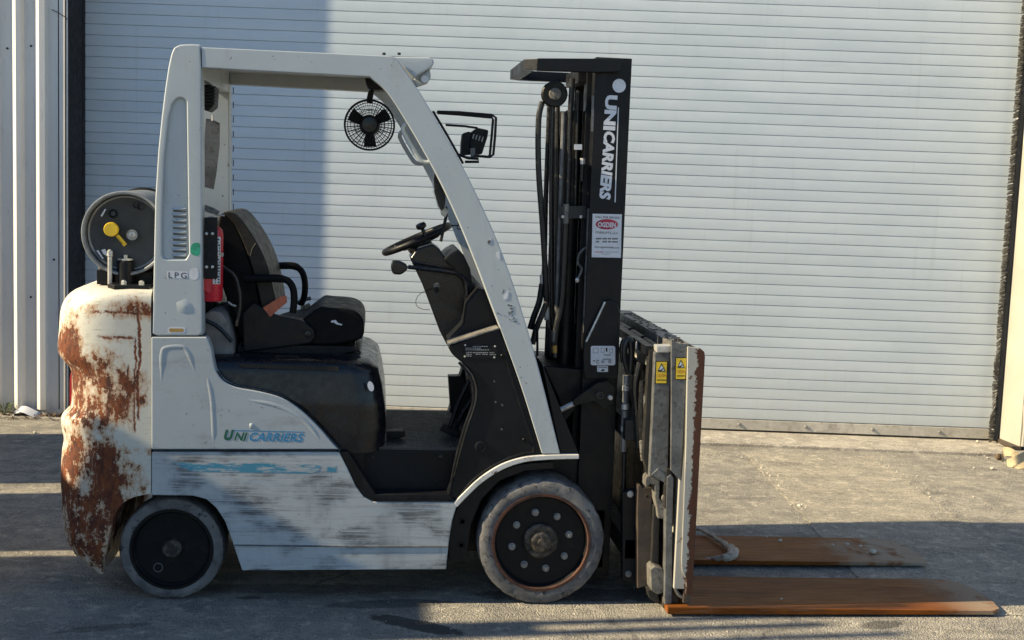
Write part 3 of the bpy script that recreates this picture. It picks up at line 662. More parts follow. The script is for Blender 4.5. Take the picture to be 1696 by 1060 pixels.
# ---- upper side panel (rear cover), lower scraped panel
def mirrored(mb):
    mb.v = [(x, 2*YC-y, z) for x, y, z in mb.v]; return mb
hoodline = [(343, 558), (350, 576), (354, 598), (358, 614), (370, 630), (392, 641), (430, 648), (468, 659), (500, 680), (528, 707), (548, 730), (561, 744)]
up = [(251, 558)]+[(343, 558)]+sp2(hoodline, 4)[1:]+[(251, 744)]
emb_o = [(258, 566), (318, 566), (328, 588), (342, 625), (354, 668), (356, 736), (258, 738)]
emb_i = [(270, 575), (309, 575), (317, 590), (328, 625), (343, 672), (346, 727), (268, 728)]
lo = [(251, 748.5), (562, 748.5), (577, 778), (590, 806), (602, 822), (618, 831), (754, 832), (757, 836), (749, 862), (743, 900), (739, 943), (401, 945), (392, 918), (382, 888), (372, 862), (358, 841), (342, 827), (320, 821), (251, 820)]
for mir in (0, 1):
    mb = MB().prism(zx(up), -.006, .05); part('rear_cover', 'panel_white', mirrored(mb) if mir else mb, bev=.007, seg=3)
    mb = MB().prism(zx(lo), -.002, .05); pl_ = part('side_frame', 'scraped_white', mirrored(mb) if mir else mb, bev=.004)
    if not mir: side = pl_
uppart = [o for o in fk.children if o.name.startswith('rear_cover')][0]
eo, ei = ring_of(zx(emb_o), zx(emb_i), 64)
def ridge(name, pts, h=.0016, rad=.022):
    pp = sp2(pts, 6); n = len(pp); cy = -.006-h+rad; r_ = []
    for i in range(n):
        t = min(1, min(i, n-1-i)/(n*.22)); t = t*t*(3-2*t); r_.append(rad-h-.0006+(h+.0006)*t)
    MB().tube([P3(a, b, cy) for a, b in pp], r_, 40).build(name, 'panel_white', uppart, ang=60)
ridge('pressed_ridge', [(270, 670), (269, 610), (270, 584), (276, 575), (300, 573), (310, 579), (319, 600), (333, 642)])
ridge('pressed_ridge', [(342, 610), (351, 655), (354, 700), (355, 740)], .0012)
ridge('pressed_edge', [(390, 658), (450, 668), (490, 685), (515, 706), (538, 738)], .0016)
MB().ball((P(417, 705)[0], -.004, P(417, 705)[1]), .010, (1, .5, 1.2), 10, 6).build('dent', 'panel_white', uppart)
text('lettering', 'U', 'decal_green', uppart, 371, 729.5, 18, -.0066, 16.5, shear=.28, bold=.06, slope=-.006)
text('lettering', 'NI', 'decal_green', uppart, 387.5, 729.8, 14, -.0066, 22.5, shear=.28, bold=.03, slope=-.006)
text('lettering', 'CARRIERS', 'decal_blue', uppart, 413, 730.5, 14.5, -.0066, 90, shear=.28, bold=.03, spacing=1.06, slope=-.006)
sheet('decal_line', 'decal_blue', [(386, 712), (504, 715), (503.5, 716), (386, 713.2)], -.0066, uppart, .0004)
sheet('blue_stripe', 'stripe_blue', [(286, 766), (380, 767), (520, 768), (531, 772), (527, 781), (512, 784), (318, 781), (300, 774)], -.0026, side, .0005)
sheet('blue_stripe', 'stripe_blue', [(542, 770), (556, 771), (556, 782), (542, 781)], -.0026, side, .0005)
MB().tube([P3(a, b, -.0035) for a, b in [(388, 903), (480, 904), (600, 905), (742, 905)]], .003, 6).build('seam_bead', 'worn_steel_paint', side)

# ---- black chassis core, wheel housings
core = MB().box((P(415, 900)[0], .055, .13), (P(600, 900)[0], WD-.055, .57))
core.box((P(600, 900)[0], .10, .15), (P(752, 900)[0], WD-.10, .385))
core.box((P(255, 700)[0], .055, .47), (P(556, 700)[0], WD-.055, .74))
core.box((P(258, 800)[0], .28, .30), (P(415, 900)[0], WD-.28, .47))
core.box((P(752, 900)[0], .22, .14), (.14, WD-.22, .53))
part('chassis', 'greasy_black', core)
# ---- engine hood
hz0 = P(500, 746, .06)[1]
hr = P(338, 600, .06)[0]
frt = [(606, 583), (618, 592), (627, 606), (633, 630), (638, 665), (640, 700), (636, 735), (628, 745)]
frt = [P(a, b, .20) for a, b in frt]
ztop = P(480, 603, .08)[1]+.022
vs = []; fs = []; lev = []
z = hz0
nz = 34
for i in range(nz+1): lev.append(hz0+(ztop-hz0)*i/nz)
rr_ = .045
for z in lev:
    t = max(0, (z-(ztop-rr_))/rr_); ins = rr_*(1-math.sqrt(max(0, 1-t*t)))
    xf = interp(frt, min(z, frt[0][1]))-ins*.9
    y0 = .030+ins+ max(0, (z-hz0-.18))*.12; y1 = WD-y0
    rad = .11; pts = []
    pts += [(hr, y1), (hr, y0)]
    for k in range(6): pts.append((hr+(xf-rad-hr)*(k+1)/7, y0))
    for k in range(11):
        a = k/10*math.pi/2; pts.append((xf-rad+rad*math.sin(a), y0+rad-rad*math.cos(a)))
    for k in range(11):
        a = k/10*math.pi/2; pts.append((xf-rad+rad*math.cos(a), y1-rad+rad*math.sin(a)))
    for k in range(6): pts.append((xf-rad+(hr-xf+rad)*(k+1)/7, y1))
    N = len(pts); vs += [(x, y, z) for x, y in pts]
for i in range(nz):
    for k in range(N): fs.append((i*N+k, i*N+(k+1) % N, (i+1)*N+(k+1) % N, (i+1)*N+k))
fs += [tuple(range(N)), tuple(nz*N+k for k in range(N-1, -1, -1))]
hood = part('engine_hood', 'black_gloss', MB().add(vs, fs), ang=40)
hl2 = sp2([(357, 616), (369, 632), (392, 643), (430, 650), (468, 661), (500, 682), (528, 709), (548, 731), (562, 746)], 5)
MB().tube([P3(a, b, .006) for a, b in hl2], .010, 8).build('hood_seal', 'hose_rubber', hood)
sheet('white_spot', 'sticker_white', [(614+6*math.cos(t)*.9, 640+8*math.sin(t)+2.5*math.cos(t)) for t in [k*.52 for k in range(12)]], .0335, hood)
sheet('scuffed_label', 'vinyl', [(395, 602), (560, 607), (562, 615), (400, 609)], .0405, hood)

# ---- step well, floor, step plate
fz = P(700, 741, .08)[1]; sz = P(690, 828, 0)[1]
st = MB().prism(zx([(563, 748), (577, 748), (622, 818), (744, 818), (752, 829), (618, 829), (603, 820), (591, 804), (578, 776)]), -.004, .08)
part('step_edge', 'black_plastic', st, bev=.004)
part('step_edge', 'black_plastic', mirrored(MB().add(st.v, st.f)), bev=.004)
x0, x1 = P(560, 745, .08)[0], P(775, 741, .08)[0]
part('step_riser', 'black_plastic', MB().box((x0, .08, sz-.02), (x1, .10, fz-.012)), bev=.003)
part('step_riser', 'black_plastic', MB().box((x0, WD-.10, sz-.02), (x1, WD-.08, fz-.012)), bev=.003)
for (x, y, r) in ((588, 770, .010), (617, 757, .006), (730, 757, .009), (722, 798, .005)):
    MB().lathe([(r, 0), (r, .006), (r*.5, .008)], (P(x, y, .08)[0], .08, P(x, y, .08)[1]), (0, -1, 0), 12).build('well_bolt', 'black_gloss', fk)
part('step_tread', 'floor_mat', MB().box((P(612, 822)[0], .002, sz-.012), (P(744, 822)[0], .0795, sz)), bev=.002)
fl = part('floor_plate', 'floor_mat', MB().box((x0-.02, .081, fz-.012), (P(800, 741, .08)[0], WD-.081, fz)), bev=.002)
rr = random.Random(2); mb = MB()
for i in range(22):
    for j in range(40):
        cx = P(642, 741, .08)[0]+i*.0135+(j % 2)*.006; cy = .10+j*.0185
        if cx < P(770, 741, .08)[0]: mb.obox((cx, cy, fz+.0005), Vector((.0045, .003*(1 if (i+j) % 2 else -1), 0)), Vector((-.0012*(1 if (i+j) % 2 else -1), .0016, 0)), (0, 0, .0013))
tag(mb.build('tread_pattern', 'floor_mat', fl), kind='stuff')
MB().prism(zx([(640, 715), (668, 714), (672, 722), (660, 727), (640, 726)], .2), .2, .26).build('pedal_stop', 'ink_black', fk, bev=.003)
for (a, b, Y) in (((782, 622), (744, 712), .30), ((790, 650), (752, 716), .42)):
    pts = [P3(*a, Y), P3((a[0]+b[0])/2-4, (a[1]+b[1])/2, Y), P3(*b, Y)]
    mb = MB().tube(pts, .009, 8); q = P3(*b, Y); mb.obox(q, Vector((.035, 0, -.012)), (0, .035, 0), Vector((.004, 0, .01))); mb.build('pedal', 'black_plastic', fk, bev=.002)
part('kick_plate', 'black_plastic', MB().prism(zx([(748, 640), (770, 640), (792, 668), (790, 742), (770, 742), (752, 700)], .40), .66, .72), bev=.003)

# ---- front cowl
cow_l = [(741, 573), (750, 588), (768, 604), (783, 622), (790, 645), (788, 668), (779, 695), (766, 738), (753, 785), (739, 822)]
cow = sp2(cow_l, 4)+[(752, 829), (757, 832)]+sp2([(770, 816), (800, 788), (832, 768), (866, 756), (900, 751)], 3)+list(reversed(sp2([(826, 543), (834, 560), (843, 585), (868, 655), (902, 751)], 3)))[1:]+[(800, 551), (770, 563)]
for mir in (0, 1):
    mb = MB().prism(zx(cow, .01), .012, .11); cw_ = part('front_cowl', 'black_plastic', mirrored(mb) if mir else mb, bev=.010, seg=3)
    if not mir: cowl = cw_
MB().prism(zx([(780, 575), (850, 560), (905, 700), (905, 750), (800, 745)], .1), .111, WD-.111).build('firewall', 'black_plastic', fk)
MB().tube([P3(a, b, .010) for a, b in sp2([(760, 600), (778, 622), (784, 648), (782, 672), (768, 712), (754, 765), (744, 818)], 5)], .005, 8).build('molded_lip', 'black_plastic', cowl)
MB().tube([P3(a, b, .0105) for a, b in sp2([(756, 826), (790, 789), (832, 763), (866, 750), (884, 744), (868, 690), (846, 622), (834, 578)], 5)], .004, 8).build('molded_lip', 'black_plastic', cowl)
MB().prism(zx([(741, 568.5), (804, 549), (826, 542.5), (827, 545), (805, 552), (743, 572)], .006), .004, .11).build('bright_seam', 'worn_pale_steel', cowl, bev=.002)
for (x, y, r) in ((796, 740, .016), (868, 728, .005), (832, 589, .005)):
    MB().lathe([(r*1.5, 0), (r*1.4, .006), (r, .008), (r*.9, .003), (.001, .003)], (P(x, y, .012)[0], .012, P(x, y, .012)[1]), (0, -1, 0), 16).build('cap', 'black_plastic', cowl)
pt = sheet('data_plate', 'ink_black', [(768, 569), (823, 572), (823, 594), (768, 592)], .0095, cowl, .002)
for (x, y) in ((770.5, 571.5), (820, 573.5), (770, 590.5), (819, 592)):
    MB().lathe([(.004, 0), (.003, .002)], (P(x, y, .0095)[0], .0095, P(x, y, .0095)[1]), (0, -1, 0), 8).build('rivet', 'zinc', pt)
rr = random.Random(4)
for (xa, xb, y) in ((783, 808, 573.2), (771, 794, 576.0), (771, 810, 578.8), (772, 781, 583), (783, 808, 583.4), (811, 818, 583.6), (772, 782, 586), (788, 794, 586), (799, 806, 586.2), (811, 819, 586.7), (773, 781, 589)):
    x = xa
    while x < xb:
        wd = rr.uniform(1.0, 3.4); MB().prism(zx([(x, y), (x+wd, y+.05), (x+wd, y+1.4), (x, y+1.3)], .0089), .0089, .0094).build('plate_mark', 'ink_grey', pt); x += wd+.8
for (x, y) in ((817, 630), (819, 664), (830, 669), (829, 709)): sheet('scuff', 'ink_dim', [(x, y), (x+3, y+1), (x+3, y+4), (x+1, y+3)], .0112, cowl)

# fender trim, front skirt
tr = sp2([(752, 833), (766, 818), (795, 791), (830, 769), (866, 757.5), (900, 754), (930, 753), (959, 753)], 4)
tr2 = sp2([(959, 760), (930, 760.5), (900, 762), (868, 765.5), (834, 777), (800, 798), (771, 825), (757, 840)], 4)
part('fender_trim', 'trim_white', MB().prism(zx(tr+tr2), -.004, .20), bev=.003)
part('fender_trim', 'trim_white', mirrored(MB().prism(zx(tr+tr2), -.004, .20)), bev=.003)
part('front_skirt', 'mast_black', MB().prism(zx([(897, 600), (905, 618), (959, 752.4), (929, 752.4)], .02), .02, WD-.02), bev=.003)
ar = sp2([(757, 842), (785, 808), (820, 785), (860, 770), (915, 765)], 3)
lin = ar+[(918, 776), (870, 780), (828, 796), (797, 828), (780, 870), (772, 928), (745, 934), (741, 905), (749, 862)]
for mir in (0, 1):
    mb = MB().prism(zx(lin, .03), .03, .2); p_ = part('wheel_liner', 'greasy_black', mirrored(mb) if mir else mb, bev=.004)
    if not mir:
        for (x, y) in ((766, 864), (764, 903)): MB().lathe([(.014, 0), (.012, .004), (.008, .004), (.007, -.001)], (P(x, y, .03)[0], .03, P(x, y, .03)[1]), (0, -1, 0), 14).build('liner_bolt', 'ink_black', p_)

# ---- wheels
def wheel(name, cx, y0, r, wd, rim_r, near, nuts, hub_r, depth, rust):
    s = 1 if near else -1; Y = y0 if near else WD-y0
    ax = (0, s, 0); c = (cx, Y, r)
    b = .016
    rim = MB().lathe([(rim_r-.004, .004), (rim_r-.012, .010), (rim_r-.020, depth), (hub_r*1.02, depth+.004), (.001, depth+.004)], c, ax, 56, cap=False).build(name, 'rim_black', fk, ang=30)
    t = MB().lathe([(rim_r, wd-.02), (rim_r, .002), (rim_r+.004, 0), (r-b*1.3, .0), (r-b*.35, b*.45), (r, b*1.4), (r, wd-b), (r-b, wd), (rim_r, wd)], c, ax, 72, cap=False)
    rr = random.Random(int(cx*100)+9); tv = []
    for x, y, z in t.v:
        d_ = math.hypot(x-cx, z-r); k_ = 1.0
        if d_ > r-b*.6: k_ = 1-abs(rr.gauss(0, .006))-(.02 if rr.random() < .06 else 0)
        elif d_ > r-b*2: y += abs(rr.gauss(0, .0014))*s
        tv.append((cx+(x-cx)*k_, y+rr.gauss(0, .0005), max(.0005, r+(z-r)*k_)))
    t.v = tv
    t.build('tyre', 'tyre_rubber', rim, ang=40)
    MB().lathe([(rim_r+.0015, .012), (rim_r+.001, -.003), (rim_r-.009, -.003), (rim_r-.012, .012)], c, ax, 56, cap=False).build('rim_edge', 'rim_rust' if rust else 'rim_black', rim, ang=30)
    if nuts:
        MB().lathe([(hub_r, depth+.004), (hub_r, depth-.012), (hub_r*.92, depth-.017), (hub_r*.62, depth-.017), (hub_r*.58, depth-.027), (hub_r*.46, depth-.031), (hub_r*.22, depth-.031), (hub_r*.2, depth-.036), (.001, depth-.036)], c, ax, 40, cap=False).build('hub', 'hub_grease', rim, ang=25)
        for k in range(8):
            a = k*math.pi/4+.22; q = (cx+.110*math.cos(a), Y, r+.110*math.sin(a))
            MB().lathe([(.0135, depth+.003), (.0135, depth-.002), (.0105, depth-.003), (.0105, depth-.014), (.006, depth-.0145), (.006, depth-.018), (.001, depth-.0185)], q, ax, 6 if False else 12, cap=False).build('lug_nut', 'steel', rim, ang=30)
        for k in range(8):
            a = k*math.pi/4; q = (cx+hub_r*.79*math.cos(a), Y, r+hub_r*.79*math.sin(a)); MB().lathe([(.007, depth-.015), (.007, depth-.022), (.001, depth-.022)], q, ax, 6, cap=False).build('hub_bolt', 'hub_grease', rim)
    else:
        MB().lathe([(hub_r, depth+.004), (hub_r*.98, depth-.018), (hub_r*.8, depth-.026), (.001, depth-.026)], c, ax, 32, cap=False).build('hub', 'hub_grease', rim, ang=30)
        for k in range(5):
            a = k*2*math.pi/5+.35; q = (cx+.092*math.cos(a), Y, r+.092*math.sin(a))
            MB().lathe([(.0175, depth+.003), (.0175, depth-.0005), (.0145, depth-.0005), (.0145, depth+.0030), (.001, depth+.0030)], q, ax, 20, cap=False).build('wheel_hole', 'worn_steel_paint' if k == 3 else 'ink_black', rim, ang=30)
    return rim
FX = P(897, 897)[0]; RX = P(284, 915, .045)[0]
for near in (1, 0):
    wheel('drive_wheel', FX, 0.0, .240, .19, .186, near, True, .066, .032, True)
    wheel('steer_wheel', RX, .045, .192, .15, .150, near, False, .036, .024, False)

# ---- seat
sY0, sY1 = .24, .70
back_shell = [(362, 356), (376, 351), (386, 358), (398, 385), (412, 425), (425, 470), (432, 520), (430, 556), (398, 562), (384, 520), (366, 470), (358, 420), (357, 380)]
seat = part('seat', 'vinyl_dark', MB().prism(zx([(398, 562), (430, 548), (470, 535), (520, 528), (600, 538), (598, 560), (575, 569), (545, 574), (400, 586)], sY0), sY0, sY1), bev=.02, seg=3)
MB().prism(zx(sp2(back_shell, 3), sY0), sY0+.01, sY1-.01).build('backrest_shell', 'vinyl_dark', seat, bev=.02, seg=3)
pad = [(370, 351), (386, 352), (402, 366), (424, 398), (442, 436), (453, 478), (458, 512), (450, 520), (437, 522), (432, 500), (420, 450), (404, 404), (388, 370)]
MB().prism(zx(sp2(pad, 3), sY0), sY0-.006, sY1+.006).build('backrest_pad', 'vinyl', seat, bev=.016, seg=3)
MB().tube([P3(a, b, sY0-.007) for a, b in ((415, 424), (418, 412), (424, 403))], .003, 6).build('pad_seam', 'ink_black', seat)
cush = [(500, 530), (514, 519), (530, 508), (545, 509), (575, 511), (592, 517), (601, 528), (603, 545), (599, 560), (570, 569), (520, 572), (500, 560)]
MB().prism(zx(sp2(cush, 3), sY0), sY0-.01, sY1+.01).build('seat_cushion', 'vinyl_dark', seat, bev=.024, seg=4)
MB().prism(zx([(400, 520), (420, 500), (450, 520), (500, 530), (520, 545), (522, 560), (515, 570), (402, 585)], .20), .205, .239).build('side_bolster', 'black_plastic', seat, bev=.01)
MB().lathe([(.014, 0), (.012, .006), (.001, .008)], (P(510, 553, .205)[0], .206, P(510, 553, .205)[1]), (0, -1, 0), 16).build('pivot_cap', 'black_gloss', seat)
for (pts, Y) in (([(404, 462), (440, 461), (462, 461), (478, 466), (486, 480), (487, 500), (485, 518)], .20), ([(452, 441), (470, 440), (488, 441), (500, 450), (505, 468), (504, 490), (498, 506)], .74)):
    pp = sp2(pts, 4); MB().tube([P3(a, b, Y) for a, b in pp], [.0155 if i < 10 else .0135 for i in range(len(pp))], 10).build('armrest', 'vinyl_dark', seat)
MB().tube([P3(a, b, .74) for a, b in ((490, 502), (505, 496), (515, 494))], .008, 8).build('armrest_bracket', 'worn_steel_paint', seat)
MB().prism(zx([(436, 509), (466, 490), (475, 489), (476, 500), (448, 524)], .215), .2, .204).build('seat_belt', 'webbing', seat)
MB().prism(zx([(497, 508), (512, 502), (520, 516), (506, 524)], .70), .70, .705).build('seat_belt', 'tan_webbing', seat)
sheet('cushion_tear', 'sticker_white', [(549, 531), (556, 530), (560, 535), (567, 537), (566, 539), (557, 537), (553, 534), (548, 534)], sY0-.0115, seat)
MB().prism(zx([(392, 573), (500, 572), (588, 574), (588, 582), (560, 588), (395, 594)], .22), .22, .72).build('seat_slide', 'ink_black', seat, bev=.004)
MB().tube([P3(a, b, .2) for a, b in ((520, 588), (594, 588), (597, 584), (592, 580))], .004, 8).build('slide_lever', 'ink_black', seat)
part('seat_base', 'black_plastic', MB().prism(zx([(375, 594), (596, 590), (604, 600), (604, 606), (375, 606)], .15), .15, .80), bev=.005)
# clutter behind the seat
part('rear_shroud', 'bag_grey', MB().prism(zx(sp2([(338, 520), (355, 515), (370, 522), (380, 545), (386, 575), (380, 598), (340, 598)], 3), .15), .15, .5), bev=.012)
part('rear_bulkhead', 'black_plastic', MB().box((P(338, 600, .3)[0], .30, hz0), (P(352, 600, .3)[0], WD-.20, P(345, 440, .3)[1])), bev=.005)
MB().tube([P3(a, b, .12) for a, b in sp2([(338, 530), (352, 536), (368, 548), (384, 566)], 4)], .0075, 8).build('cable', 'hose_rubber', fk)
MB().tube([P3(a, b, .13) for a, b in sp2([(368, 440), (390, 460), (398, 500), (392, 540)], 4)], .006, 8).build('cable', 'hose_rubber', fk)
MB().tube([P3(378, 500, .2), P3(384, 505, .2), P3(391, 507, .2)], .004, 8).build('lever_tip', 'zinc', fk)

# ---- steering column and dash
cY0, cY1 = .30, .52
colm = part('steering_column', 'black_gloss', MB().prism(zx([(679, 428), (690, 412), (716, 404), (728, 412), (742, 434), (775, 459), (776, 504), (768, 545), (741, 573), (728, 548), (714, 510), (699, 470)], cY0), cY0, cY1), bev=.008, seg=3)
MB().prism(zx([(736, 431), (748, 421), (761, 414), (770, 424), (781, 447), (787, 481), (773, 499), (768, 470), (756, 450)], .2), .26, .66).build('instrument_pod', 'black_plastic', colm, bev=.008)
MB().prism(zx([(773, 504), (795, 477), (803, 479), (812, 490), (824, 512), (838, 535), (826, 544), (804, 548), (741, 568), (752, 556), (768, 540)], .12), .12, .82).build('dash_cover', 'black_plastic', colm, bev=.008)
MB().lathe([(.013, 0), (.012, .008), (.009, .010), (.008, .006), (.001, .006)], (P(724, 474, .3)[0], .299, P(724, 474, .3)[1]), (0, -1, 0), 20).build('ignition_switch', 'worn_pale_steel', colm)
MB().tube([P3(a, b, .285) for a, b in sp2([(718, 478), (700, 484), (690, 494), (690, 506), (700, 512), (712, 513)], 4)], .0012, 5).build('key_wire', 'ink_black', colm)
MB().ball(P3(723, 480, .285), .008, (1, .5, 1.4), 10, 6).build('key', 'ink_black', colm)
def ellipse_ring(c, a, b, n=48): return [Vector(c)+Vector(a)*math.cos(2*math.pi*k/n)+Vector(b)*math.sin(2*math.pi*k/n) for k in range(n)]
wc = (P3(634, 420, .44)+P3(747, 372, .44))/2; half = (P3(747, 372, .44)-P3(634, 420, .44))/2*.93
sw = MB().tube(ellipse_ring(wc, half, (0, half.length, 0)), .0135, 12, True)
nrm = Vector((0, 1, 0)).cross(half.normalized()); nrm = -nrm if nrm.z < 0 else nrm
sw = part('steering_wheel', 'black_plastic', sw)
MB().lathe([(.045, -.075), (.040, -.05), (.050, -.035), (.050, -.02), (.03, -.012), (.001, -.012)], wc, nrm, 28).build('wheel_hub', 'black_plastic', sw, ang=30)
for a in (0.3, 2.4, 4.4):
    e = half*math.cos(a)+Vector((0, half.length, 0))*math.sin(a); MB().tube([wc-nrm*.02+e*.2, wc-nrm*.018+e*.6, wc+e*.98], .010, 8).build('spoke', 'black_plastic', sw)
k0 = P3(703, 387, .30)
MB().lathe([(.007, -.01), (.007, .018), (.019, .024), (.021, .034), (.017, .043), (.001, .046)], k0, nrm, 20).build('spinner_knob', 'black_gloss', sw, ang=30)
lv = part('direction_lever', 'black_gloss', MB().tube([P3(a, b, .26) for a, b in sp2([(676, 442), (700, 445), (740, 450), (760, 455), (772, 468), (774, 490)], 4)], .0085, 10))
MB().prism(zx([(649, 432), (660, 431), (674, 438), (675, 447), (664, 455), (651, 454), (647, 444)], .25), .235, .285).build('lever_knob', 'black_gloss', lv, bev=.008, seg=3)
MB().tube([P3(674, 442.5, .26), P3(684, 443, .26)], .0055, 10).build('lever_collar', 'zinc', lv)
MB().tube([P3(a, b, .3) for a, b in sp2([(683, 434), (720, 440), (755, 448)], 4)], .007, 8).build('lever', 'black_gloss', colm)

# ---- grab handles, mirror, fan, lights
for Y, dx in ((.05, 0), (WD-.05, 0)):
    pp = sp2([(690, 196), (677, 202), (668, 212), (672, 226), (690, 257), (699, 267), (710, 268), (722, 259)], 4)
    base = [P3(a, b, .05) for a, b in pp]; pts = [Vector((p.x, Y, p.z)) for p in base]
    MB().tube(pts, .0092, 10).build('grab_handle', 'guard_white', fk)
mr = part('mirror', 'black_gloss', MB().prism(zx(sp2([(722, 274), (728, 270), (732, 276), (736, 300), (738, 325), (736, 343), (731, 348), (726, 340), (720, 318), (718, 295)], 3), .20), .19, .33), bev=.006)
MB().prism(zx([(720, 285), (722, 283), (722, 320), (727, 338), (725, 338), (719, 318)], .20), .20, .32).build('mirror_glass', 'mirror_glass', mr)
MB().tube([P3(735, 307, .2), P3(752, 300, .1)], .006, 8).build('mirror_arm', 'guard_white', mr)
MB().prism(zx([(728, 343), (736, 341), (743, 350), (738, 360), (731, 356)], .22), .21, .24).build('mirror_joint', 'zinc', mr, bev=.003)
MB().tube([P3(738, 342, .22), P3(740, 352, .22), P3(736, 372, .22), P3(730, 400, .22)], .006, 8).build('mirror_stem', 'ink_black', mr)
MB().tube([P3(747, 374, .2), P3(760, 373, .2), P3(759, 352, .15), P3(758, 347, .12)], .003, 6).build('wire_hook', 'ink_black', fk)
MB().tube([P3(757, 374, .2), P3(758, 379, .18), P3(772, 381, .1)], .0025, 6).build('wire_hook', 'ink_black', fk)
fc = P3(612, 207, .36); FR = (P3(653, 207, .36)-fc).length
fan = part('cab_fan', 'ink_black', MB().lathe([(.022, -.030), (.034, -.02), (.040, .02), (.040, .055), (.028, .075)], fc, (0, 1, 0), 24), ang=30)
cage = MB()
for rr_f, yy in ((1, 0), (1, .018), (.88, -.022), (.76, -.028), (.62, -.032), (.48, -.034), (.34, -.035), (.9, .035), (.6, .045)):
    cage.tube([fc+Vector((FR*rr_f*math.cos(t), yy, FR*rr_f*math.sin(t))) for t in [2*math.pi*k/40 for k in range(40)]], .0042 if rr_f == 1 else .0013, 6, True)
for k in range(56):
    t = 2*math.pi*k/56; d = Vector((math.cos(t), 0, math.sin(t)))
    cage.tube([fc+d*FR*.34+Vector((0, -.035, 0)), fc+d*FR*.7+Vector((0, -.030, 0)), fc+d*FR], .0010, 4)
    if k % 2: cage.tube([fc+d*FR*.34+Vector((0, .047, 0)), fc+d*FR*.8+Vector((0, .040, 0)), fc+d*FR+Vector((0, .018, 0))], .0012, 4)
cage.build('fan_cage', 'ink_black', fan)
for k in range(3):
    a = -math.pi/2+k*2*math.pi/3+.05; vs = []
    for i in range(6):
        for j in (-1, 1):
            r = FR*(.25+.66*i/5); q = a+j*(.46-.035*i); vs.append(fc+Vector((r*math.cos(q), .006*j-.004, r*math.sin(q))))
    mb = MB().add(vs, [(2*i, 2*i+1, 2*i+3, 2*i+2) for i in range(5)]); mb.add([v+Vector((0, .002, 0)) for v in vs], [(2*i+2, 2*i+3, 2*i+1, 2*i) for i in range(5)]); mb.build('fan_blade', 'black_plastic', fan)
MB().lathe([(FR*.30, -.034), (FR*.3, -.038), (FR*.1, -.040), (.001, -.040)], fc, (0, 1, 0), 24, cap=False).build('fan_badge', 'black_gloss', fan)
MB().prism(zx([(606, 168), (610, 150), (620, 148), (616, 172)], .38), .385, .43).build('fan_arm', 'ink_black', fan, bev=.005)
MB().prism(zx(sp2([(604, 128), (640, 130), (648, 138), (646, 146), (632, 150), (612, 148), (606, 138)], 3), .38), .34, .48).build('fan_base', 'ink_black', fan, bev=.008)
# rear work light
rw = part('rear_work_light', 'ink_black', MB().prism(zx([(335, 144), (350, 141), (360, 146), (358, 178), (348, 186), (335, 180)], .30), .22, .36), bev=.006)
for i in range(6): MB().prism(zx([(333, 146+i*5), (356, 143+i*5.6), (357, 145+i*5.6), (333, 148.5+i*5)], .21), .205, .24).build('cooling_fin', 'black_plastic', rw)
MB().tube([P3(352, 190, .32), P3(352, 200, .32)], .004, 6).build('bracket_stem', 'zinc', rw)
part('sun_flap', 'worn_steel_paint', MB().prism(zx([(341, 196), (352, 198), (364, 204), (364, 240), (358, 290), (354, 314), (336, 309), (335, 290), (338, 240)], .32), .32, .324))
# front work light with guard bars
fl_ = part('front_work_light', 'ink_black', MB().prism(zx([(790, 212), (808, 216), (806, 228), (797, 256), (782, 256), (776, 240), (780, 219)], .24), .2, .32), bev=.006)
MB().prism(zx([(766, 221), (776, 218), (784, 224), (782, 256), (763, 258), (764, 236)], .25), .21, .31).build('lamp_back', 'ink_black', fl_, bev=.005)
for i in range(4): MB().prism(zx([(784+i*5, 222+i*1.5), (786+i*5, 222+i*1.5), (784+i*5, 230+i*1.5), (782+i*5, 230+i*1.5)], .198), .198, .2).build('lamp_slot', 'ink_grey', fl_)
MB().prism(zx([(778, 245), (787, 245), (787, 262), (780, 262)], .19), .19, .2).build('lamp_bracket', 'worn_steel_paint', fl_, bev=.002)
for Y, off in ((.10, 0), (.16, 3.5)):
    pp = [(724, 185+off*.6), (760, 186+off), (815, 190.5+off*1.2), (821.5-off*1.4, 195+off), (820-off*1.6, 225), (817-off*1.6, 256), (812-off, 260), (785, 258)]
    MB().tube([P3(a, b, Y) for a, b in pp], .0048, 8).build('guard_bar', 'ink_black', fl_)
MB().tube([P3(738, 207, .14), P3(770, 209, .14), P3(790, 212, .2)], .0042, 8).build('guard_bar', 'ink_black', fl_)
MB().tube([P3(a, b, .14) for a, b in [(757, 255), (775, 262), (792, 263), (793, 268), (770, 268)]], .005, 8).build('mount_arm', 'ink_black', fl_)
MB().tube([P3(a, b, .03) for a, b in [(717, 184), (739, 221), (757, 253), (767, 271)]], .0045, 8).build('mount_rail', 'ink_black', fl_)

# ---- mast
MY = .20; MX0, MX1 = P(985, 150, MY)[0], P(1047, 97, MY)[0]; MZ = P(1047, 97, MY)[1]
far = 2*YC
def mast_rail(mir):
    mb = MB(); mb.box((MX0, MY, .05), (MX1, MY+.014, MZ)); mb.box((MX0, MY+.0141, .05), (MX0+.02, MY+.075, MZ)); mb.box((MX1-.02, MY+.0141, .05), (MX1, MY+.075, MZ))
    return part('outer_rail', 'mast_black', mirrored(mb) if mir else mb, bev=.003)
ma = mast_rail(0); mast_rail(1)
def inner_rail(mir):
    mb = MB(); mb.box((MX0-.018, MY+.080, .08), (MX1-.03, MY+.094, MZ-.03)); mb.box((MX0-.018, MY+.0945, .08), (MX0+.0, MY+.15, MZ-.03)); mb.box((MX1-.05, MY+.0945, .08), (MX1-.03, MY+.15, MZ-.03))
    return part('inner_rail', 'mast_black', mirrored(mb) if mir else mb, bev=.002)
inner_rail(0); inner_rail(1)
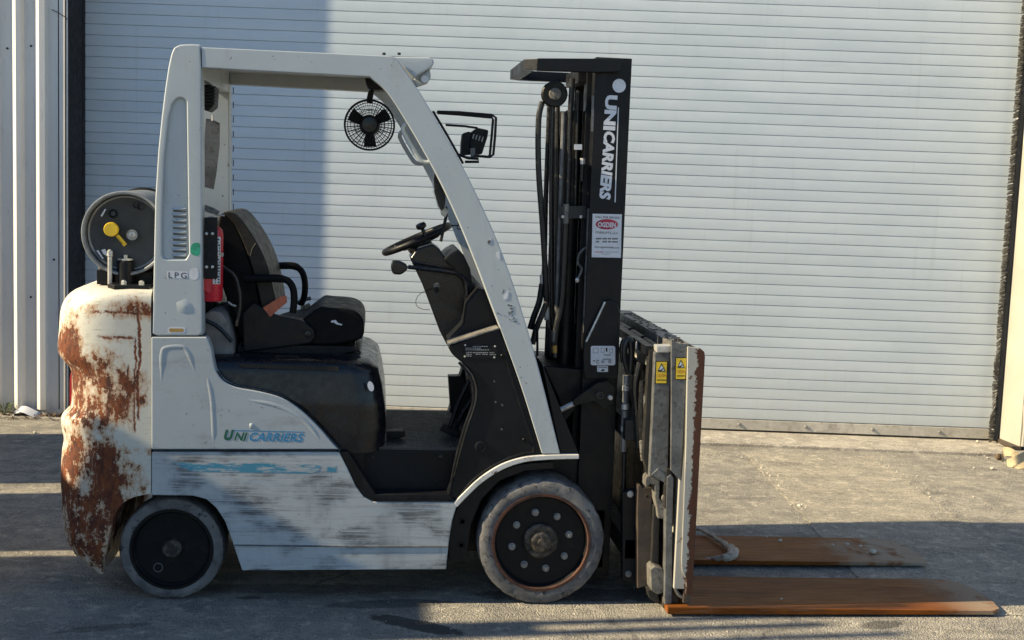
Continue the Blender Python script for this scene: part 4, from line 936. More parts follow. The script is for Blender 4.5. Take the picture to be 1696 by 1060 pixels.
part('rail_flange', 'worn_steel_paint', MB().prism(zx([(973, 346), (984, 340), (980, 598), (967, 590), (966, 520)], MY+.02), MY+.015, MY+.03), bev=.002)
sheet('rail_flange', 'worn_steel_paint', [(980, 158), (984, 158), (983, 218), (979, 218)], MY+.001, ma)
# crosshead
ch = part('crosshead', 'mast_black', MB().prism(zx([(890, 96.5), (990, 97), (1034, 97), (1026, 119), (985, 120), (889, 117)], MY-.03), MY-.035, MY-.002), bev=.004)
xl, zl = P(890, 97, MY-.03); zb = P(890, 117, MY-.03)[1]
MB().plan([(xl, MY-.035), (xl-.045, MY+.01), (xl-.045, far-MY-.01), (xl, far-MY+.035), (xl+.03, far-MY+.035), (xl+.03, far-MY), (xl-.005, far-MY-.03), (xl-.005, MY+.03), (xl+.03, MY), (xl+.03, MY-.002), (xl-.0005, MY-.002)], zb+.004, zl-.001).build('crosshead_yoke', 'mast_black', ch, bev=.004)
MB().box((xl+.03, far-MY+.003, zb+.004), (MX1-.03, far-MY+.035, zl)).build('crosshead_arm', 'mast_black', ch, bev=.004)
MB().box((MX0-.05, MY+.10, MZ-.09), (MX1-.04, far-MY-.10, MZ-.035)).build('top_tie', 'greasy_black', ch, bev=.004)
text('lettering', 'UNI', 'decal_white', ma, 1003, 157, 20, MY-.0012, 58, rot=-math.pi/2-.03, bold=.05, spacing=.98)
text('lettering', 'CARRIERS', 'decal_white', ma, 1000.5, 217, 19, MY-.0012, 113, rot=-math.pi/2-.03, shear=.12, bold=.05, spacing=1.0)
sheet('decal_line', 'decal_white', [(1023.5, 178), (1025, 178), (1019.6, 335), (1018, 335)], MY-.0012, ma)
sheet('decal_disc', 'decal_white', [(1025.5+11*math.cos(t), 142+11.5*math.sin(t)) for t in [k*math.pi/14 for k in range(28)]], MY-.0012, ma)
stk = sheet('service_sticker', 'sticker_white', [(981.5, 354), (1030, 355), (1029, 390), (1028.5, 427), (980, 426)], MY-.0012, ma)
Ys = MY-.0018
text('lettering', 'CALL FOR SERVICE', 'ink_black', stk, 986, 361, 3.6, Ys, 40, bold=.01, slope=-.01)
sheet('logo_ring', 'ink_red', [(1005+18.5*math.cos(t), 371.5+8.6*math.sin(t)) for t in [k*math.pi/16 for k in range(32)]], MY-.0016, stk, .0004)
text('lettering', 'OGDEN', 'sticker_white', stk, 990, 376, 8.6, MY-.0022, 30, bold=.04, slope=-.01)
text('lettering', 'FORKLIFTS, LLC', 'ink_black', stk, 986, 387, 4.2, Ys, 38, shear=.2, bold=.005, slope=-.01)
rr = random.Random(8)
for (xa, xb, y, h, mt) in ((987, 996, 394, 2.6, 'ink_black'), (998, 1005, 394, 2.6, 'ink_black'), (1007, 1012, 394, 2.6, 'ink_black'), (1014, 1022, 394.2, 2.6, 'ink_black'), (987, 992, 399, 2.6, 'ink_black'), (998, 1005, 399, 2.6, 'ink_black'), (1007, 1012, 399, 2.6, 'ink_black'), (1014, 1022, 399.2, 2.6, 'ink_black'), (985, 1000, 416.6, 1.6, 'ink_red'), (1002, 1024, 416.8, 1.6, 'ink_grey'), (998, 1010, 420, 1.6, 'ink_grey')):
    x = xa
    while x < xb: sheet('print_mark', mt, [(x, y), (x+1.3, y), (x+1.3, y+h), (x, y+h)], MY-.0016, stk, .0003); x += 1.9
text('lettering', 'www.ogdenforklifts.com', 'ink_black', stk, 984, 411, 4.0, Ys, 41, bold=.006, slope=-.01)
# tilt bracket plate and sticker
br = part('mast_bracket', 'mast_black', MB().prism(zx([(1001, 499), (1012, 496), (1022, 502), (1028, 520), (1024, 628), (968, 628), (966, 588), (969, 562)], MY-.02), MY-.018, MY-.0015), bev=.004)
MB().tube([P3(a, b, MY-.019) for a, b in ((1002, 500), (988, 530), (971, 566))], .0042, 8).build('worn_edge', 'zinc', br)
s2 = sheet('pictogram_sticker', 'sticker_white', rrect(978.5, 573, 1019, 605, 3), MY-.0195, br)
for (a, b, c, d, mt) in ((982, 576, 991, 585, 'ink_grey'), (995, 576, 1001, 584, 'ink_grey'), (1003.5, 576, 1006, 582.5, 'ink_black'), (1009, 577, 1015, 585, 'ink_grey'), (1000, 587, 1012, 589, 'ink_grey'), (998, 594, 1013, 596, 'ink_grey'), (982, 597, 986, 598.3, 'ink_black')):
    MB().ring(zx([(a, b), (c, b+.3), (c, d), (a, d)], MY-.02), zx([(a+.9, b+.9), (c-.9, b+1.1), (c-.9, d-.9), (a+.9, d-.9)], MY-.02), MY-.0202, MY-.0197).build('pictogram', mt, s2) if mt == 'ink_grey' and d-b > 3 else sheet('pictogram', mt, [(a, b), (c, b), (c, d), (a, d)], MY-.0202, s2, .0004)
for (cx, r) in ((998.5, 2.4), (1010, 2.6)):
    MB().ring([P(cx+r*math.cos(t), 599+r*math.sin(t), MY-.02) for t in [k*math.pi/6 for k in range(12)]], [P(cx+r*.5*math.cos(t), 599+r*.5*math.sin(t), MY-.02) for t in [k*math.pi/6 for k in range(12)]], MY-.0202, MY-.0197).build('pictogram', 'ink_dim', s2)
text('lettering', 'C', 'ink_black', s2, 987.5, 602, 6, MY-.0203, 4.5, bold=.02)
s3 = sheet('small_sticker', 'sticker_white', rrect(989, 606, 1007, 616, 1.5), MY-.0195, br)
sheet('pictogram', 'ink_dim', [(990.5, 607.5), (1005.5, 607.7), (1005.5, 609), (990.5, 608.8)], MY-.0202, s3, .0004); sheet('pictogram', 'ink_black', [(995, 614.5), (998.5, 610.5), (1001, 613), (1001, 614.5)], MY-.0202, s3, .0004)
tc = P3(990, 652, MY-.05)
tb = part('tilt_clevis', 'greasy_black', MB().prism(zx([(988, 634), (1006, 630), (1018, 640), (1016, 668), (1000, 678), (984, 664), (950, 672), (948, 662)], MY-.05), MY-.06, MY-.02), bev=.004)
MB().lathe([(.017, 0), (.015, .012), (.009, .012), (.008, .004), (.001, .004)], P3(993, 654, MY-.06), (0, -1, 0), 18).build('clevis_pin', 'dark_plate', tb)
MB().lathe([(.010, 0), (.009, .014), (.001, .015)], P3(1010, 658, MY-.06), (0, -1, 0), 12).build('clevis_bolt', 'zinc', tb)
MB().tube([P3(957, 665, MY-.04), P3(926, 680, MY-.04)], .011, 12).build('tilt_rod', 'zinc', tb)
# mast internals
for (x, Y, r, mt) in ((945, .36, .034, 'greasy_black'), (932, .47, .045, 'greasy_black'), (925, .58, .034, 'greasy_black')):
    a = P3(x, 340, Y); MB().tube([(a.x, Y, .12), (a.x, Y, 1.86)], r, 20).build('lift_cylinder', mt, fk)
MB().tube([(P3(931, 300, .30).x, .30, .9), (P3(934, 170, .30).x, .30, 1.85)], .008, 8).build('rod_pipe', 'worn_steel_paint', fk)
for z_ in (.42, 1.30, 1.70): MB().box((MX0-.04, MY+.16, z_), (MX0-.012, far-MY-.16, z_+.06)).build('mast_tie', 'greasy_black', fk, bev=.004)
sh = part('sheave', 'greasy_black', MB().lathe([(.046, -.02), (.050, -.016), (.040, -.008), (.040, .008), (.050, .016), (.046, .02)], P3(918, 156, .33), (0, 1, 0), 28), ang=30)
MB().lathe([(.024, -.021), (.022, -.032), (.010, -.034), (.009, -.042), (.001, -.043)], P3(918, 156, .33), (0, 1, 0), 18).build('sheave_bolt', 'worn_pale_steel', sh)
hoses = [([(898, 168), (892, 200), (892, 280), (899, 380), (904, 470), (905, 510)], .34, .0115), ([(910, 172), (907, 250), (904, 330), (902, 420), (900, 470)], .42, .010), ([(916, 175), (914, 250), (913, 350), (914, 470), (914, 540)], .35, .0095),
         ([(924, 176), (923, 300), (922, 420), (922, 560)], .38, .009), ([(948, 130), (944, 200), (942, 280), (940, 345)], .30, .011), ([(938, 345), (935, 420), (930, 500), (922, 540), (918, 570)], .28, .0125), ([(898, 470), (893, 500), (884, 525), (878, 545)], .36, .0125), ([(906, 500), (898, 520), (888, 545), (882, 570)], .32, .0115), ([(958, 150), (955, 260), (953, 340)], .33, .008)]
for p_, Y, r in hoses: MB().tube([P3(a, b, Y) for a, b in sp2(p_, 5)], r, 10).build('hydraulic_hose', 'hose_rubber', fk)
for (pts, Y, r, mt) in (([(905, 508), (906, 530)], .33, .011, 'zinc'), ([(918, 548), (918, 570)], .28, .012, 'steel'), ([(918, 572), (918, 584)], .28, .013, 'brass'), ([(898, 455), (898, 475)], .36, .010, 'zinc'), ([(965, 262), (965, 272)], .25, .010, 'zinc'), ([(938, 338), (937, 370)], .27, .0125, 'worn_pale_steel'), ([(908, 530), (908, 580)], .30, .009, 'dark_plate'), ([(965, 272), (964, 300)], .25, .007, 'hose_rubber')):
    MB().tube([P3(a, b, Y) for a, b in pts], r, 10).build('hose_fitting', mt, fk)
part('hose_clamp_plate', 'dark_plate', MB().prism(zx([(926, 341), (972, 341), (972, 362), (926, 362)], .26), .262, .27), bev=.002)
for (x, y) in ((932, 359), (962, 359)): MB().lathe([(.007, 0), (.006, .006), (.001, .007)], P3(x, y, .26), (0, -1, 0), 10).build('clamp_bolt', 'zinc', fk)
MB().prism(zx([(951, 239), (964, 239), (964, 248), (951, 248)], .25), .25, .252).build('mast_label', 'sticker_white', fk)
MB().tube([P3(a, b, .24) for a, b in sp2([(970, 410), (960, 420), (957, 436), (964, 445), (958, 460)], 4)], .005, 8).build('chain_anchor', 'worn_steel_paint', fk)
MB().ball(P3(956, 464, .23), .009, (1, 1, 1.2), 10, 6).build('anchor_nut', 'zinc', fk)
MB().tube([P3(a, b, .26) for a, b in [(890, 590), (890, 542), (910, 542), (911, 590)]], .005, 8).build('hose_guide', 'mast_black', fk)
part('mast_cradle', 'mast_black', MB().prism(zx([(900, 606), (965, 612), (968, 660), (935, 700), (925, 660)], .24), .24, far-.24), bev=.006)
part('lower_crossmember', 'greasy_black', MB().box((MX0-.05, .20, .08), (MX1-.02, far-.20, .32)), bev=.006)
part('axle_block', 'greasy_black', MB().box((FX-.05, .19, .16), (MX0-.03, far-.19, .34)), bev=.01)

# ---- push-pull attachment : carriage, frame posts, faceplate
AY = -.10
part('carriage_bar', 'dark_plate', MB().box((P(1028, 800, .1)[0], .06, .62), (P(1062, 800, .1)[0], far-.06, .70)), bev=.004)
part('carriage_bar', 'dark_plate', MB().box((P(1028, 960, .1)[0], .06, .16), (P(1062, 960, .1)[0], far-.06, .24)), bev=.004)
for mir in (0, 1):
    mb = MB().prism(zx([(1031, 816), (1046, 812), (1056, 812), (1056, 965), (1031, 962)], .06), .06, .10)
    pl_ = part('carriage_side', 'mast_black', mirrored(mb) if mir else mb, bev=.003)
    if not mir:
        for (x, y) in ((1043.5, 818), (1040.5, 950)): MB().lathe([(.013, 0), (.012, .008), (.007, .009), (.006, .012), (.001, .012)], P3(x, y, .06), (0, -1, 0), 16).build('carriage_bolt', 'zinc' if y < 900 else 'worn_steel_paint', pl_)
mb = MB().prism(zx([(1057, 804), (1062, 804), (1064, 808), (1080, 808), (1078, 968), (1056, 975), (1056, 850)], .0), .0, .05); pl_ = part('carriage_plate', 'brown_plate', mb, bev=.003)
MB().lathe([(.006, 0), (.005, .001), (.001, .001)], P3(1072, 822, 0), (0, -1, 0), 10).build('plate_hole', 'ink_black', pl_)
mb = MB().prism(zx([(1083, 838), (1093, 838), (1091, 940), (1079, 940)], -.03), -.03, .03); part('slide_bar', 'dark_plate', mb, bev=.003)
# hook (pale, worn)
hk = sp2([(1069, 803), (1070, 792), (1076, 787), (1088, 786), (1093, 792), (1092, 826)], 3)+[(1098, 832), (1108, 836), (1107, 858), (1103, 860), (1090, 859), (1088, 840), (1085, 828), (1084, 803), (1076, 802), (1075, 806), (1070, 808)]
hk = part('carriage_hook', 'worn_pale_steel', MB().prism(zx(hk, -.06), -.06, .0), bev=.004)
MB().lathe([(.016, 0), (.015, .012), (.009, .013), (.008, .006), (.001, .006)], P3(1102, 825, -.06), (0, -1, 0), 18).build('hook_bolt', 'worn_pale_steel', hk)
MB().tube([P3(1086, 792, .0), P3(1060, 772, .20)], .018, 12).build('hook_shaft', 'dark_plate', hk)
# near frame post with caution sticker, cap and receding top rail
def post(mir):
    mb = MB().prism(zx([(1085, 584), (1111, 584), (1106, 790), (1076, 790), (1081, 690)], AY+.02), AY+.02, AY+.06); return part('frame_post', 'worn_steel_paint', mirrored(mb) if mir else mb, bev=.003)
po = post(0); post(1)
MB().prism(zx([(1076, 580), (1084, 580), (1080, 690), (1074, 790), (1066, 760)], AY+.05), AY+.055, AY+.10).build('post_flange', 'dark_plate', po, bev=.002)
MB().prism(zx([(1087, 573), (1113, 572), (1113, 581), (1108, 584), (1088, 584)], AY+.015), AY+.012, AY+.065).build('post_cap', 'zinc', po, bev=.003)
def caution(name, pts, Y, parent):
    s = sheet('caution_sticker', 'ink_black', pts, Y, parent, .0012); cx = sum(p[0] for p in pts)/4; cy = sum(p[1] for p in pts)/4
    ins = [(cx+(a-cx)*.87, cy+(b-cy)*.93) for a, b in pts]; sheet('sticker_face', 'sticker_yellow', ins, Y-.0006, s, .0004)
    x0, y0, x1, y1 = ins[0][0], ins[0][1], ins[2][0], ins[2][1]; w_, h_ = x1-x0, y1-y0
    tri = [(x0+w_*.5, y0+h_*.06), (x0+w_*.92, y0+h_*.46), (x0+w_*.08, y0+h_*.46)]; ti = [(x0+w_*.5, y0+h_*.13), (x0+w_*.82, y0+h_*.43), (x0+w_*.18, y0+h_*.43)]
    MB().ring([P(*q, Y) for q in tri], [P(*q, Y) for q in ti], Y-.0012, Y-.0008).build('warning_triangle', 'ink_black', s)
    sheet('pictogram', 'decal_white', ti, Y-.0010, s, .0003)
    sheet('pictogram', 'ink_black', [(x0+w_*.22, y0+h_*.40), (x0+w_*.5, y0+h_*.36), (x0+w_*.6, y0+h_*.28), (x0+w_*.66, y0+h_*.33), (x0+w_*.5, y0+h_*.43), (x0+w_*.24, y0+h_*.43)], Y-.0014, s, .0003)
    text('lettering', 'CAUTION', 'ink_orange', s, x0+w_*.06, y0+h_*.70, h_*.14, Y-.0012, w_*.88, bold=.02)
    sheet('print_mark', 'ink_black', [(x0+w_*.05, y0+h_*.83), (x1-w_*.05, y0+h_*.83), (x1-w_*.05, y0+h_*.87), (x0+w_*.05, y0+h_*.87)], Y-.0010, s, .0003)
caution('a', [(1086, 598), (1106, 598), (1105, 636), (1085, 636)], AY+.0185, po)
tY = AY+.02
for mir in (0,):
    a = P3(1098, 578, tY); MB().box((a.x-.055, tY+.046, a.z-.030), (a.x-.022, far-tY-.02, a.z+.004)).build('frame_top_rail', 'mast_black', fk, bev=.003)
    MB().box((a.x-.021, tY+.07, a.z-.034), (a.x+.02, far-tY-.02, a.z-.022)).build('frame_web', 'greasy_black', fk)
    for k in range(3): MB().tube([(a.x-.002, tY+.09+k*.26, a.z-.012), (a.x-.002, tY+.30+k*.26, a.z-.012)], .017, 12).build('push_cylinder', 'greasy_black', fk)
    MB().box((a.x-.056, tY+.20, a.z-.029), (a.x-.0545, tY+.22, a.z-.002)).build('rail_label', 'decal_white', fk)
part('frame_web', 'greasy_black', MB().box((P(1068, 700, .05)[0], .02, .25), (P(1084, 700, .05)[0], far-.02, .88)), bev=.004)
part('scissor_arm', 'worn_steel_paint', MB().prism(zx([(1068, 660), (1074, 640), (1080, 660), (1078, 740), (1086, 780), (1078, 786), (1070, 760)], -.02), -.02, .015), bev=.003)
part('scissor_arm', 'worn_steel_paint', MB().prism(zx([(1078, 786), (1090, 775), (1107, 790), (1110, 940), (1109, 1000), (1102, 1001), (1100, 940), (1101, 800)], -.08), -.085, -.06), bev=.003)
part('lower_arm', 'worn_steel_paint', MB().prism(zx([(1105, 790), (1112, 786), (1116, 792), (1114, 860), (1113, 1000), (1101, 1002), (1103, 860)], AY), AY+.002, AY+.04), bev=.003)
rb = part('roller_block', 'worn_pale_steel', MB().prism(zx([(1077, 942), (1084, 937), (1097, 941), (1101, 948), (1100, 980), (1090, 985), (1078, 978)], -.07), -.075, .02), bev=.005)
MB().prism(zx([(1073, 978), (1080, 976), (1090, 985), (1094, 1002), (1086, 998), (1076, 992)], -.05), -.05, .02).build('roller_foot', 'dark_plate', rb, bev=.003)
# faceplate with rusty flange
FY = -.126
fp_x0, fp_x1 = P(1116, 600, FY)[0], P(1139, 600, FY)[0]; fx1 = P(1166, 600, FY)[0]
ztop_f = P(1140, 575, FY)[1]
fpY1 = 1.03
fpl = part('faceplate', 'rusty_white', MB().prism(zx([(1139, 574), (1160, 577), (1167, 583), (1168, 592), (1160, 740), (1150, 930), (1146, 986), (1136, 984), (1137, 960), (1130, 948), (1129, 930), (1136, 740)], FY), FY, FY+.012), bev=.003)
MB().prism(zx([(1113, 562), (1118, 566), (1139, 576), (1135, 740), (1130, 800), (1112, 780), (1113, 640)], FY+.006), FY+.0125, FY+.03).build('channel_side', 'worn_steel_paint', fpl, bev=.002)
MB().box((fp_x1-.005, FY+.0125, .10), (fx1-.008, fpY1, ztop_f-.012)).build('plate_body', 'rusty_white', fpl, bev=.004)
MB().box((fp_x0-.004, FY+.031, ztop_f-.05), (fp_x1+.012, fpY1, ztop_f+.010)).build('top_rail', 'worn_pale_steel', fpl, bev=.004)
MB().box((fp_x0, FY+.031, .40), (fp_x0+.02, fpY1, .55)).build('mid_rail', 'dark_plate', fpl, bev=.003)
caution('b', [(1119, 592), (1138, 592), (1136, 629), (1118, 629)], FY+.0105, fpl)
gm = MB(); rr = random.Random(6)
for k in range(70):
    y = FY+.05+rr.random()*1.0; x = rr.uniform(fp_x0, fp_x1+.008); gm.ball((x, y, ztop_f+.011), .006, (rr.uniform(.6, 1.8), rr.uniform(.8, 2.6), .35), 6, 4)
tag(gm.build('grease_crumbs', 'greasy_black', fpl), kind='stuff')
MB().tube([P3(a, b, FY+.03) for a, b in sp2([(1117, 965), (1120, 978), (1128, 988), (1142, 992)], 4)], .007, 8).build('gripper_jaw', 'worn_pale_steel', fpl)
MB().box((P(1134, 980, FY)[0], FY+.013, .045), (P(1146, 980, FY)[0], fpY1, .10)).build('gripper_bar', 'brown_plate', fpl, bev=.003)
# attachment hoses
for p_, Y, r, mt in (([(1041, 618), (1034, 590), (1036, 570), (1043, 562), (1046, 580), (1044, 620)], .12, .0125, 'hose_rubber'), ([(1032, 600), (1030, 575), (1034, 562)], .2, .010, 'hose_rubber'), ([(1058, 740), (1055, 690), (1052, 640), (1060, 600)], .05, .014, 'hose_rubber'), ([(1066, 745), (1062, 690), (1064, 630)], .02, .012, 'hose_rubber'), ([(1034, 750), (1033, 800), (1031, 830)], .12, .009, 'hose_rubber')):
    MB().tube([P3(a, b, Y) for a, b in sp2(p_, 5)], r, 10).build('attachment_hose', mt, fk)
z_ = 622
for (y0, y1, r, mt) in ((622, 637, .013, 'steel'), (639, 647, .014, 'zinc'), (648, 668, .012, 'worn_steel_paint'), (669, 678, .014, 'zinc'), (680, 705, .013, 'steel'), (706, 714, .014, 'zinc'), (715, 748, .011, 'steel')):
    MB().tube([P3(1037.5-(y0-622)*.04, y0, .12), P3(1037.5-(y1-622)*.04, y1, .12)], r, 12).build('hose_coupling', mt, fk)
for (y0, y1) in ((730, 744), (745, 750), (752, 757), (759, 762)): MB().tube([P3(1062.5+(y0-730)*.07, y0, .0), P3(1062.5+(y1-730)*.07, y1, .0)], .009, 10).build('hose_coupling', 'worn_pale_steel', fk)

# ---- platens (wide polished load plates)
PT = .036
n0, n1, f0, f1 = -.132, .255, .475, .855
for (ya, yb, xt) in ((n0, n1, 1.73), (f0, f1, 1.71)):
    xb = .44
    tip = [(xt-.03, ya), (xt+.008, ya+.03), (xt+.02, ya+.10)]+[(xt+.02, yb-.12), (xt-.01, yb-.04), (xt-.07, yb)]
    if ya > 0: tip = [(xt-.02, ya), (xt+.0, ya+.03), (xt+.01, ya+.1), (xt+.01, yb-.14), (xt-.02, yb-.05), (xt-.09, yb)]
    vs = [(xb, ya), *tip, (xb, yb)]
    mb = MB().plan(vs, .010 if ya < 0 else .014, PT)
    for i, (x, y, z) in enumerate(mb.v):
        if x > 1.5 and z > .03: mb.v[i] = (x, y, z-.010)
    pl_ = part('platen', 'platen_rust', mb, bev=.002)
    MB().box((xb-.005, ya+.06, .012), (xb+.05, yb-.06, .30)).build('platen_heel', 'brown_plate', pl_, bev=.003)
    if ya > 0:
        for (x, y) in ((.7, f0+.05), (1.3, f0+.05)): MB().box((x, y, .0005), (x+.1, f1-.05, .0138)).build('wear_pad', 'brown_plate', pl_)

# ---- LP tank bracket (part of truck)
bx = lambda a, b, Y0, Y1, **k: None
zt_c = interp([(0, 0)], 0)
ZC = zt+.003
tb = part('tank_bracket', 'mast_black', MB().prism(zx([(160, 447), (250, 449), (250, 474), (160, 473)], .14), .30, .34), bev=.003)
MB().prism(zx([(160, 447), (186, 448), (186, 472), (160, 471)], .14), .14, .30).build('bracket_end', 'mast_black', tb, bev=.003)
px0, px1 = P(176, 482, .05)[0], P(248, 482, .05)[0]
MB().plan([(px0+.03, .035), (px1, .035), (px1, .27), (px0, .27), (px0, .07)], zt-.004, zt+.013).build('swing_plate', 'mast_black', tb, bev=.003)
for q_ in (px0+.06, px1-.03): MB().lathe([(.010, 0), (.010, .012), (.005, .016)], (q_, .055, zt+.0131), (0, 0, 1), 6).build('plate_bolt', 'zinc', tb)
MB().prism(zx([(188, 449), (250, 451), (250, 472), (188, 470)], .16), .16, .19).build('cradle_side', 'mast_black', tb, bev=.003)
q = P3(206, 482, .10); MB().lathe([(.030, 0), (.030, .105), (.026, .110)], (q.x, .12, q.z), (0, 0, 1), 20).build('pivot_post', 'mast_black', tb, ang=30)
MB().lathe([(.027, .111), (.027, .116), (.008, .117), (.008, .130)], (q.x, .12, q.z), (0, 0, 1), 20).build('pivot_cap', 'zinc', tb, ang=30)
q2 = P3(182, 480, .10); MB().lathe([(.008, 0), (.008, .12), (.011, .122), (.010, .14), (.004, .146)], (q2.x, .10, q2.z), (0, 0, 1), 12).build('latch_pin', 'zinc', tb, ang=30)
for (x, y) in ((220, 446), (166, 448)): MB().tube([P3(x, y, .2), P3(x, y-9, .2)], .006, 8).build('saddle_hook', 'worn_pale_steel', tb)
MB().prism(zx([(230, 453), (239, 453), (239, 460), (230, 460)], .3), .298, .2995).build('bracket_label', 'sticker_white', tb)
# fire extinguisher bracket
eb = part('extinguisher_bracket', 'ink_black', MB().prism(zx([(338, 360), (360, 360), (360, 462), (338, 462)], .03), .03, .045), bev=.003)
for (x, y) in ((342, 387), (352, 387), (342, 442), (352, 442)): MB().lathe([(.006, 0), (.005, .003), (.001, .004)], P3(x, y, .03), (0, -1, 0), 10).build('bracket_bolt', 'zinc', eb)

# ================================================================ LOOSE THINGS ON THE TRUCK
tc = P3(206, 387, .10); TR = .152; TY0, TY1 = .10, .84
tank = empty('gas_tank', (tc.x, (TY0+TY1)/2, tc.z-TR), 'grey propane gas tank lying across the forklift counterweight', 'gas tank')
MB().lathe([(.05, .075), (.10, .060), (.135, .030), (TR-.004, .085), (TR, .10), (TR, TY1-TY0-.06), (TR-.03, TY1-TY0-.015), (TR-.08, TY1-TY0)], (tc.x, TY0, tc.z), (0, 1, 0), 64).build('tank_body', 'tank_grey', tank, ang=40)
MB().lathe([(TR-.002, .09), (TR+.001, .085), (TR+.001, .006), (TR-.002, .0), (TR-.008, .0), (TR-.012, .006), (TR-.014, .085)], (tc.x, TY0, tc.z), (0, 1, 0), 64).build('tank_collar', 'tank_grey', tank, ang=30)
MB().lathe([(.136, .034), (.125, .036), (.09, .040), (.04, .042), (.001, .042)], (tc.x, TY0, tc.z), (0, 1, 0), 48, cap=False).build('tank_head', 'tank_head', tank, ang=40)
a = P3(184, 380, TY0); cap = MB().lathe([(.024, -.006), (.026, -.002), (.026, .010), (.020, .014), (.020, .03)], a, (0, 1, 0), 16); cap.build('dust_cap', 'yellow_plastic', tank, ang=30)
MB().tube([P3(194, 390, TY0+.01), P3(208, 406, TY0+.01)], .007, 8).build('cap_strap', 'yellow_plastic', tank)
MB().lathe([(.020, -.004), (.018, .004), (.014, .004), (.012, -.004), (.004, -.006), (.001, -.006)], P3(219, 389, TY0+.02), (0, 1, 0), 20, cap=False).build('gauge', 'zinc', tank, ang=30)
MB().lathe([(.016, .0), (.014, .01), (.008, .004), (.001, .004)], P3(187, 354, TY0+.03), (0, 1, 0), 16, cap=False).build('relief_valve', 'tank_head', tank, ang=30)
for (x, y) in ((226, 340), (233, 342)): MB().lathe([(.012, .0), (.010, .012), (.001, .012)], P3(x, y, TY0+.03), (0, 1, 0), 12, cap=False).build('fitting', 'tank_head', tank)
for (pts) in ([(168, 414), (174, 412), (180, 422), (178, 424), (172, 421)], [(160, 415), (163, 414), (172, 428), (170, 429)], [(167, 357), (174, 346), (176, 347), (169, 359)]):
    MB().prism(zx(pts, TY0+.028), TY0+.024, TY0+.028).build('bare_scrape', 'decal_white', tank)
MB().tube([(tc.x+TR*1.012*math.cos(t), .50, tc.z+TR*1.012*math.sin(t)) for t in [k*2*math.pi/48 for k in range(48)]], .008, 6, True).build('tank_strap', 'greasy_black', tank)

ex = P3(351, 440, .10); er = .040
ext = empty('fire_extinguisher', (ex.x, .10, P3(351, 498, .10).z), 'red fire extinguisher strapped behind the forklift rear pillar', 'fire extinguisher')
zb_, zt_ = P3(351, 498, .10).z, P3(351, 374, .10).z
MB().lathe([(er*.9, zb_), (er, zb_+.006), (er, zt_-.03), (er*.9, zt_-.012), (er*.55, zt_), (er*.3, zt_+.006)], (ex.x, .10, 0), (0, 0, 1), 32).build('cylinder', 'red_paint', ext, ang=35)
MB().lathe([(.014, zt_+.006), (.014, zt_+.03), (.009, zt_+.035)], (ex.x-.005, .10, 0), (0, 0, 1), 16).build('valve', 'zinc', ext)
MB().prism(zx([(336, 338), (352, 344), (363, 350), (360, 356), (344, 352), (336, 348)], .09), .09, .11).build('handle', 'worn_steel_paint', ext, bev=.003)
MB().tube([P3(356, 356, .10), P3(372, 357, .10)], .003, 6).build('pull_pin', 'zinc', ext)
lb = []
a0, a1 = -2.2, -0.6
for k in range(9):
    t = -math.pi/2+(.20+.75*k/8); lb.append((ex.x+(er+.0008)*math.cos(t), .10+(er+.0008)*math.sin(t)))
z0_, z1_ = P3(362, 470, .08).z, P3(362, 392, .08).z
MB().add([(x, y, z0_) for x, y in lb]+[(x, y, z1_) for x, y in lb], [(i, i+1, 10+i, 9+i) for i in range(8)]).build('label_band', 'sticker_white', ext)
rr = random.Random(1)
for k in range(16):
    z = z0_+(z1_-z0_)*(k+.3)/16.5
    for j in range(2, 7):
        if rr.random() < .6:
            p, q_ = lb[j], lb[j+1]; s = 1.001
            f = lambda p: (ex.x+(p[0]-ex.x)*1.02, .10+(p[1]-.10)*1.02)
            (ax_, ay_), (bx_, by_) = f(p), f(q_); MB().add([(ax_, ay_, z), (bx_, by_, z), (bx_, by_, z+.0055), (ax_, ay_, z+.0055)], [(0, 1, 2, 3)]).build('label_print', 'ink_black', ext)
MB().lathe([(er+.0015, P3(351, 424, .1).z), (er+.0015, P3(351, 418, .1).z)], (ex.x, .10, 0), (0, 0, 1), 32, cap=False).build('clamp_strap', 'zinc', ext)
MB().prism(zx([(338, 462), (350, 462), (350, 484), (345, 486), (342, 482), (338, 484)], .05), .05, .054).build('red_tag', 'red_paint', ext)

# cloth strap looped round the far platen
pts = [(1152, 874, .05), (1166, 880, .05), (1180, 888, .05), (1194, 897, .05), (1206, 906, .05), (1214, 914, .052), (1210, 922, .05), (1196, 924, .045), (1178, 926, .03), (1160, 929, .02), (1150, 931, .012)]
pp = [hit(a, b, 2, z) for a, b, z in pts]; pp = spline(pp, 6)
mb = MB(); rr = random.Random(3); wds = []
for i in range(len(pp)):
    t = i/(len(pp)-1); wds.append(.012+.020*math.exp(-((t-.56)/.16)**2)+.003*math.sin(i*1.3))
for off in (-.35, 0, .4):
    mb.tube([p+Vector((off*w_*.9, off*w_*.8, .2*abs(off)*w_+.002*math.sin(i*.9+off*9))) for i, (p, w_) in enumerate(zip(pp, wds))], [w_*.55 for w_ in wds], 8)
tag(mb.build('cloth_strap', 'cloth_strap'), 'twisted beige cloth strap looped around the far fork plate', 'strap')

